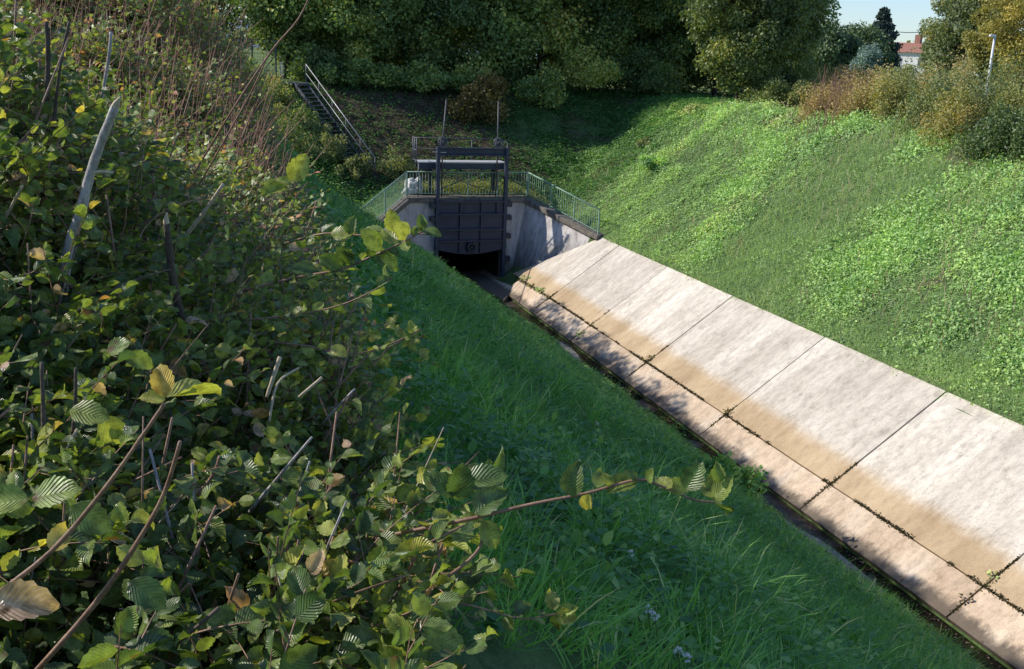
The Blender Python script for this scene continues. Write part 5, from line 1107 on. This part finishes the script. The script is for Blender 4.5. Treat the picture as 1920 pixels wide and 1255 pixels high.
# twiggy thicket behind the hedge
th = thing('thicket', 'reddish twiggy thicket of thin upright stems behind the hornbeam hedge', 'thicket', (-.5, 11, -1.7))
def thb(o): child_fix(o); return o
def sticks(n, y0, y1, l0, l1, r0, wl0=None):
    Y = rng.uniform(y0, y1, n); xr = np.interp(Y, EY, E3[:, 0]); a = -.134 * Y - .5; X = a + (xr - .15 - a) * rng.random(n); z, _ = hedge_top(X, Y)
    P = np.stack([X, Y, z - .35], 1); L_ = rng.uniform(l0, l1, n); D = unit(np.stack([rng.normal(.18, .22, n), rng.normal(0, .15, n), np.ones(n)], 1)); seg = 4
    side = unit(np.cross(D, A([0, 1., 0]))); upv = np.cross(side, D); ts = np.linspace(0, 1, seg); bend = rng.normal(size=(n, 1, 3)) * .12 * L_[:, None, None]
    C = P[:, None, :] + D[:, None, :] * (ts[None, :, None] * L_[:, None, None]) + bend * (ts[None, :, None] ** 2); rr = r0 * (1.25 - .8 * ts); ring = [C + (side[:, None, :] * math.cos(q) + upv[:, None, :] * math.sin(q)) * rr[None, :, None] for q in (0, 2.09, 4.19)]
    Vt = np.stack(ring, 2).reshape(-1, 3); I = np.arange(n * seg * 3).reshape(n, seg, 3)
    return Vt, [np.concatenate([np.stack([I[:, :-1, q], I[:, :-1, (q + 1) % 3], I[:, 1:, (q + 1) % 3], I[:, 1:, q]], -1).reshape(-1, 4) for q in range(3)])], np.zeros(n * (seg - 1) * 3), None
V, Q, T, U = join([sticks(1500, 7, 14, .40, .85, .0036), sticks(420, 12, 18, .5, .9, .006)])
thb(link('stem_tangle', np_mesh('stem_tangle', V, Q), 'pink_twig', th))
P, Nn = hedge_pts(5200, 9, 17, depth=.3); a, b = shoots(P, Nn, .4, 8, .06, [tpl_simple(.34)], .44, .003, bare=.15)
thb(leaf_obj('foliage', a, 'hornbeam_far', th)); V, Q, T, U = join([b]); thb(link('twig_tangle', np_mesh('twig_tangle', V, Q), 'pink_twig', th))
P, Nn = hedge_pts(16000, 9, 17, depth=1.0, dmin=.2); n = len(P); thb(leaf_obj('inner_foliage', [leaves(tpl_simple(.4), P, rdir(n), rdir(n, .5), rng.uniform(.06, .1, n), rng.random(n))], 'gap_shade_leaf', th))
# shrubs continuing along the left crest
for i, (y0, y1, n, lab) in enumerate([(16.5, 24, 24000, 'green shrub bank following the thicket along the left crest'), (24, 34, 22000, 'darker shrub bank farther along the left crest'), (34, 46, 22000, 'farthest shrub bank on the left crest ending near the stairway')]):
    t = thing('shrub_bank', lab, 'shrub', (.5, (y0 + y1) / 2, -1.7), 'shrub banks on the left crest'); P, Nn = hedge_pts(n, y0, y1, xl=lambda Y: -.134 * Y * .55 - 2, depth=.7)
    c_ = fbm(P[:, 0], P[:, 1], 1.1, 55); P[:, 2] += (c_ - .5) * 1.2; P[:, 0] += (c_ - .5) * .8
    o = leaf_obj('foliage', [leaves(tpl_simple(.36), P, unit(rdir(n) + Nn * .3), unit(Nn + rdir(n) * .9), rng.uniform(.06, .13, n) * (1 + .2 * i), np.clip(c_ * .8 + rng.normal(size=n) * .16, 0, 1))], 'hornbeam_far' if i == 0 else 'greygreen' if i == 1 else 'tree_dark', t); child_fix(o)
    mb = MB()
    for k in range(30):
        y = rng.uniform(y0, y1); x = rng.uniform(-2, 1.2); z = hz(x, y); mb.tube([(x, y, z - .1), (x + rng.normal() * .1, y, z + .9), (x + rng.normal() * .3, y, z + 1.7)], [.03, .02, .008], 5)
    child_fix(mb.build('stem', 'bark', t, smooth=True))
# skirt of shrubs where the crest meets the grass
n = 26000; Y = rng.uniform(7, 46, n); xr = np.interp(Y, EY, E3[:, 0]); f = rng.random(n); X = xr - .3 + f * (1.0 + .8 * fbm(xr, Y, .6, 18)) * (1 + .02 * Y); z = H(X, Y) + (1 - f) * .9 * rng.random(n) * np.clip(Y / 12, .5, 1.3) + .05
tag(leaf_obj('bramble_edge', [leaves(tpl_simple(.4), np.stack([X, Y, z], 1), rdir(n), unit(rdir(n) * .8 + A([.3, 0, 1.])), rng.uniform(.06, .11, n) * (1 + .012 * Y), np.clip(rng.normal(.4, .2, n), 0, 1))], 'weed'), 'low brambles and nettles where the shrubs meet the grass bank', None, kind='stuff')
# ------------------------------------------------------------------ small plants and flowers
def weed(x, y, z, s, lab, mat='weed', nl=26):
    t = thing('weed', lab, 'weed', (x, y, z), 'weeds rooted in the slab joints and channel edge'); n = nl
    a = rng.uniform(0, 6.28, n); r = rng.random(n) ** .6 * s * .5; P = np.stack([r * np.cos(a), r * np.sin(a), rng.random(n) * s * .5], 1)
    leaf_obj('foliage', [leaves(tpl_mid(), P, np.stack([np.cos(a), np.sin(a), rng.uniform(-.1, .6, n)], 1), rdir(n, 1.4), rng.uniform(.5, 1.1, n) * s * .4, rng.random(n))], mat, t)
    mb = MB()
    for i in range(4): mb.tube([(0, 0, -.03), tuple(P[i] * .5), tuple(P[i])], [.004, .003, .002], 4)
    mb.build('stem', 'twig', t)
for x, y, s, lab, m_ in [(14.6, 43.3, .34, 'green weed at the far end of the toe joint beside the culvert', 'cover'), (14.5, 42.3, .30, 'reddish green weed just before the culvert end of the toe joint', 'gold'), (14.55, 41.2, .36, 'leafy weed in the toe joint near the first crosswise joint', 'cover'), (14.1, 35.3, .3, 'green weed where the second crosswise joint meets the lower slab', 'cover'),
                      (14.62, 30.6, .3, 'dry brown tuft at the third joint crossing', 'brown_leaf'), (14.62, 25.15, .22, 'reddish brown tuft at the fourth joint crossing', 'brown_leaf'), (14.75, 14.95, .2, 'bright green weed at the nearest joint crossing', 'cover'), (14.2, 14.9, .22, 'mossy tuft in the nearest crosswise joint of the lower slab', 'moss')]:
    weed(x, y, slab_z(x) + .01, s, lab, m_)
for px, py, Y, s, lab in [(835, 512, 46.0, .5, 'pale leafy seedling standing in front of the culvert mouth'), (1752, 1150, 15.8, .3, 'light green seedling at the water edge near the picture bottom'), (1270, 810, 26, .35, 'tuft of leaves at the water edge below the middle slab')]:
    p = pt(px, py, Y); weed(p[0], p[1], max(p[2] - .2, -10.2), s, lab, 'weed', 30)
# herb stems with white flower heads on the grass
for i, (px, py, lab) in enumerate([(1182, 1045, 'single white flower in the middle of the near grass'), (1215, 1142, 'pair of white flower heads near the picture bottom'), (1228, 1155, 'white flower head right below the pair'), (1272, 1222, 'small white flower at the bottom of the grass'), (1287, 1234, 'white flower lowest on the grass bank'),
                                   (1120, 795, 'pale seed heads on the grass halfway up the bank'), (1130, 775, 'upper pale seed heads on the grass bank'), (846, 556, 'tiny white flower near the top of the grass in front of the culvert'), (930, 680, 'pale flower stem on the grass below the culvert')]):
    d = R @ A([(px - CXP) / F, -(py - CYP) / F, -1.0]); k = (-10 + .68 * 12.95 + .22) / (d[2] + .68 * d[0]); p = d * k
    z = hz(p[0], p[1]); t = thing('wild_flower', lab, 'flower', (p[0], p[1], z), 'white flowers in the grass bank'); hgt = max(.25, p[2] - z)
    MB().tube([(0, 0, 0), (.02, 0, hgt * .6), (0, 0, hgt)], [.004, .003, .002], 4).build('stem', 'weed', t)
    n = 16; q = rdir(n, .3); s = .017 if p[1] < 20 else .03
    leaf_obj('flower_head', [leaves(tpl_simple(.4), A([[0, 0, hgt]]) + q * s * .4, q, rdir(n), np.full(n, s), rng.random(n))], 'petal', t)
# broad leaved plant hanging over the water edge
for px, py, Y, lab in [(1385, 930, 19.2, 'leafy elder seedling on the grass edge beyond the end of the long twig'), (1330, 985, 17.5, 'bushy green plant on the grass just left of the elder seedling')]:
    p = pt(px, py, Y); z = hz(p[0], p[1]); bush('bank_plant', lab, (p[0], p[1], z), (.55, .55, .6), 900, .12, 'weed', 'plant', None, .7, 6, tpl=tpl_mid())
print('done')
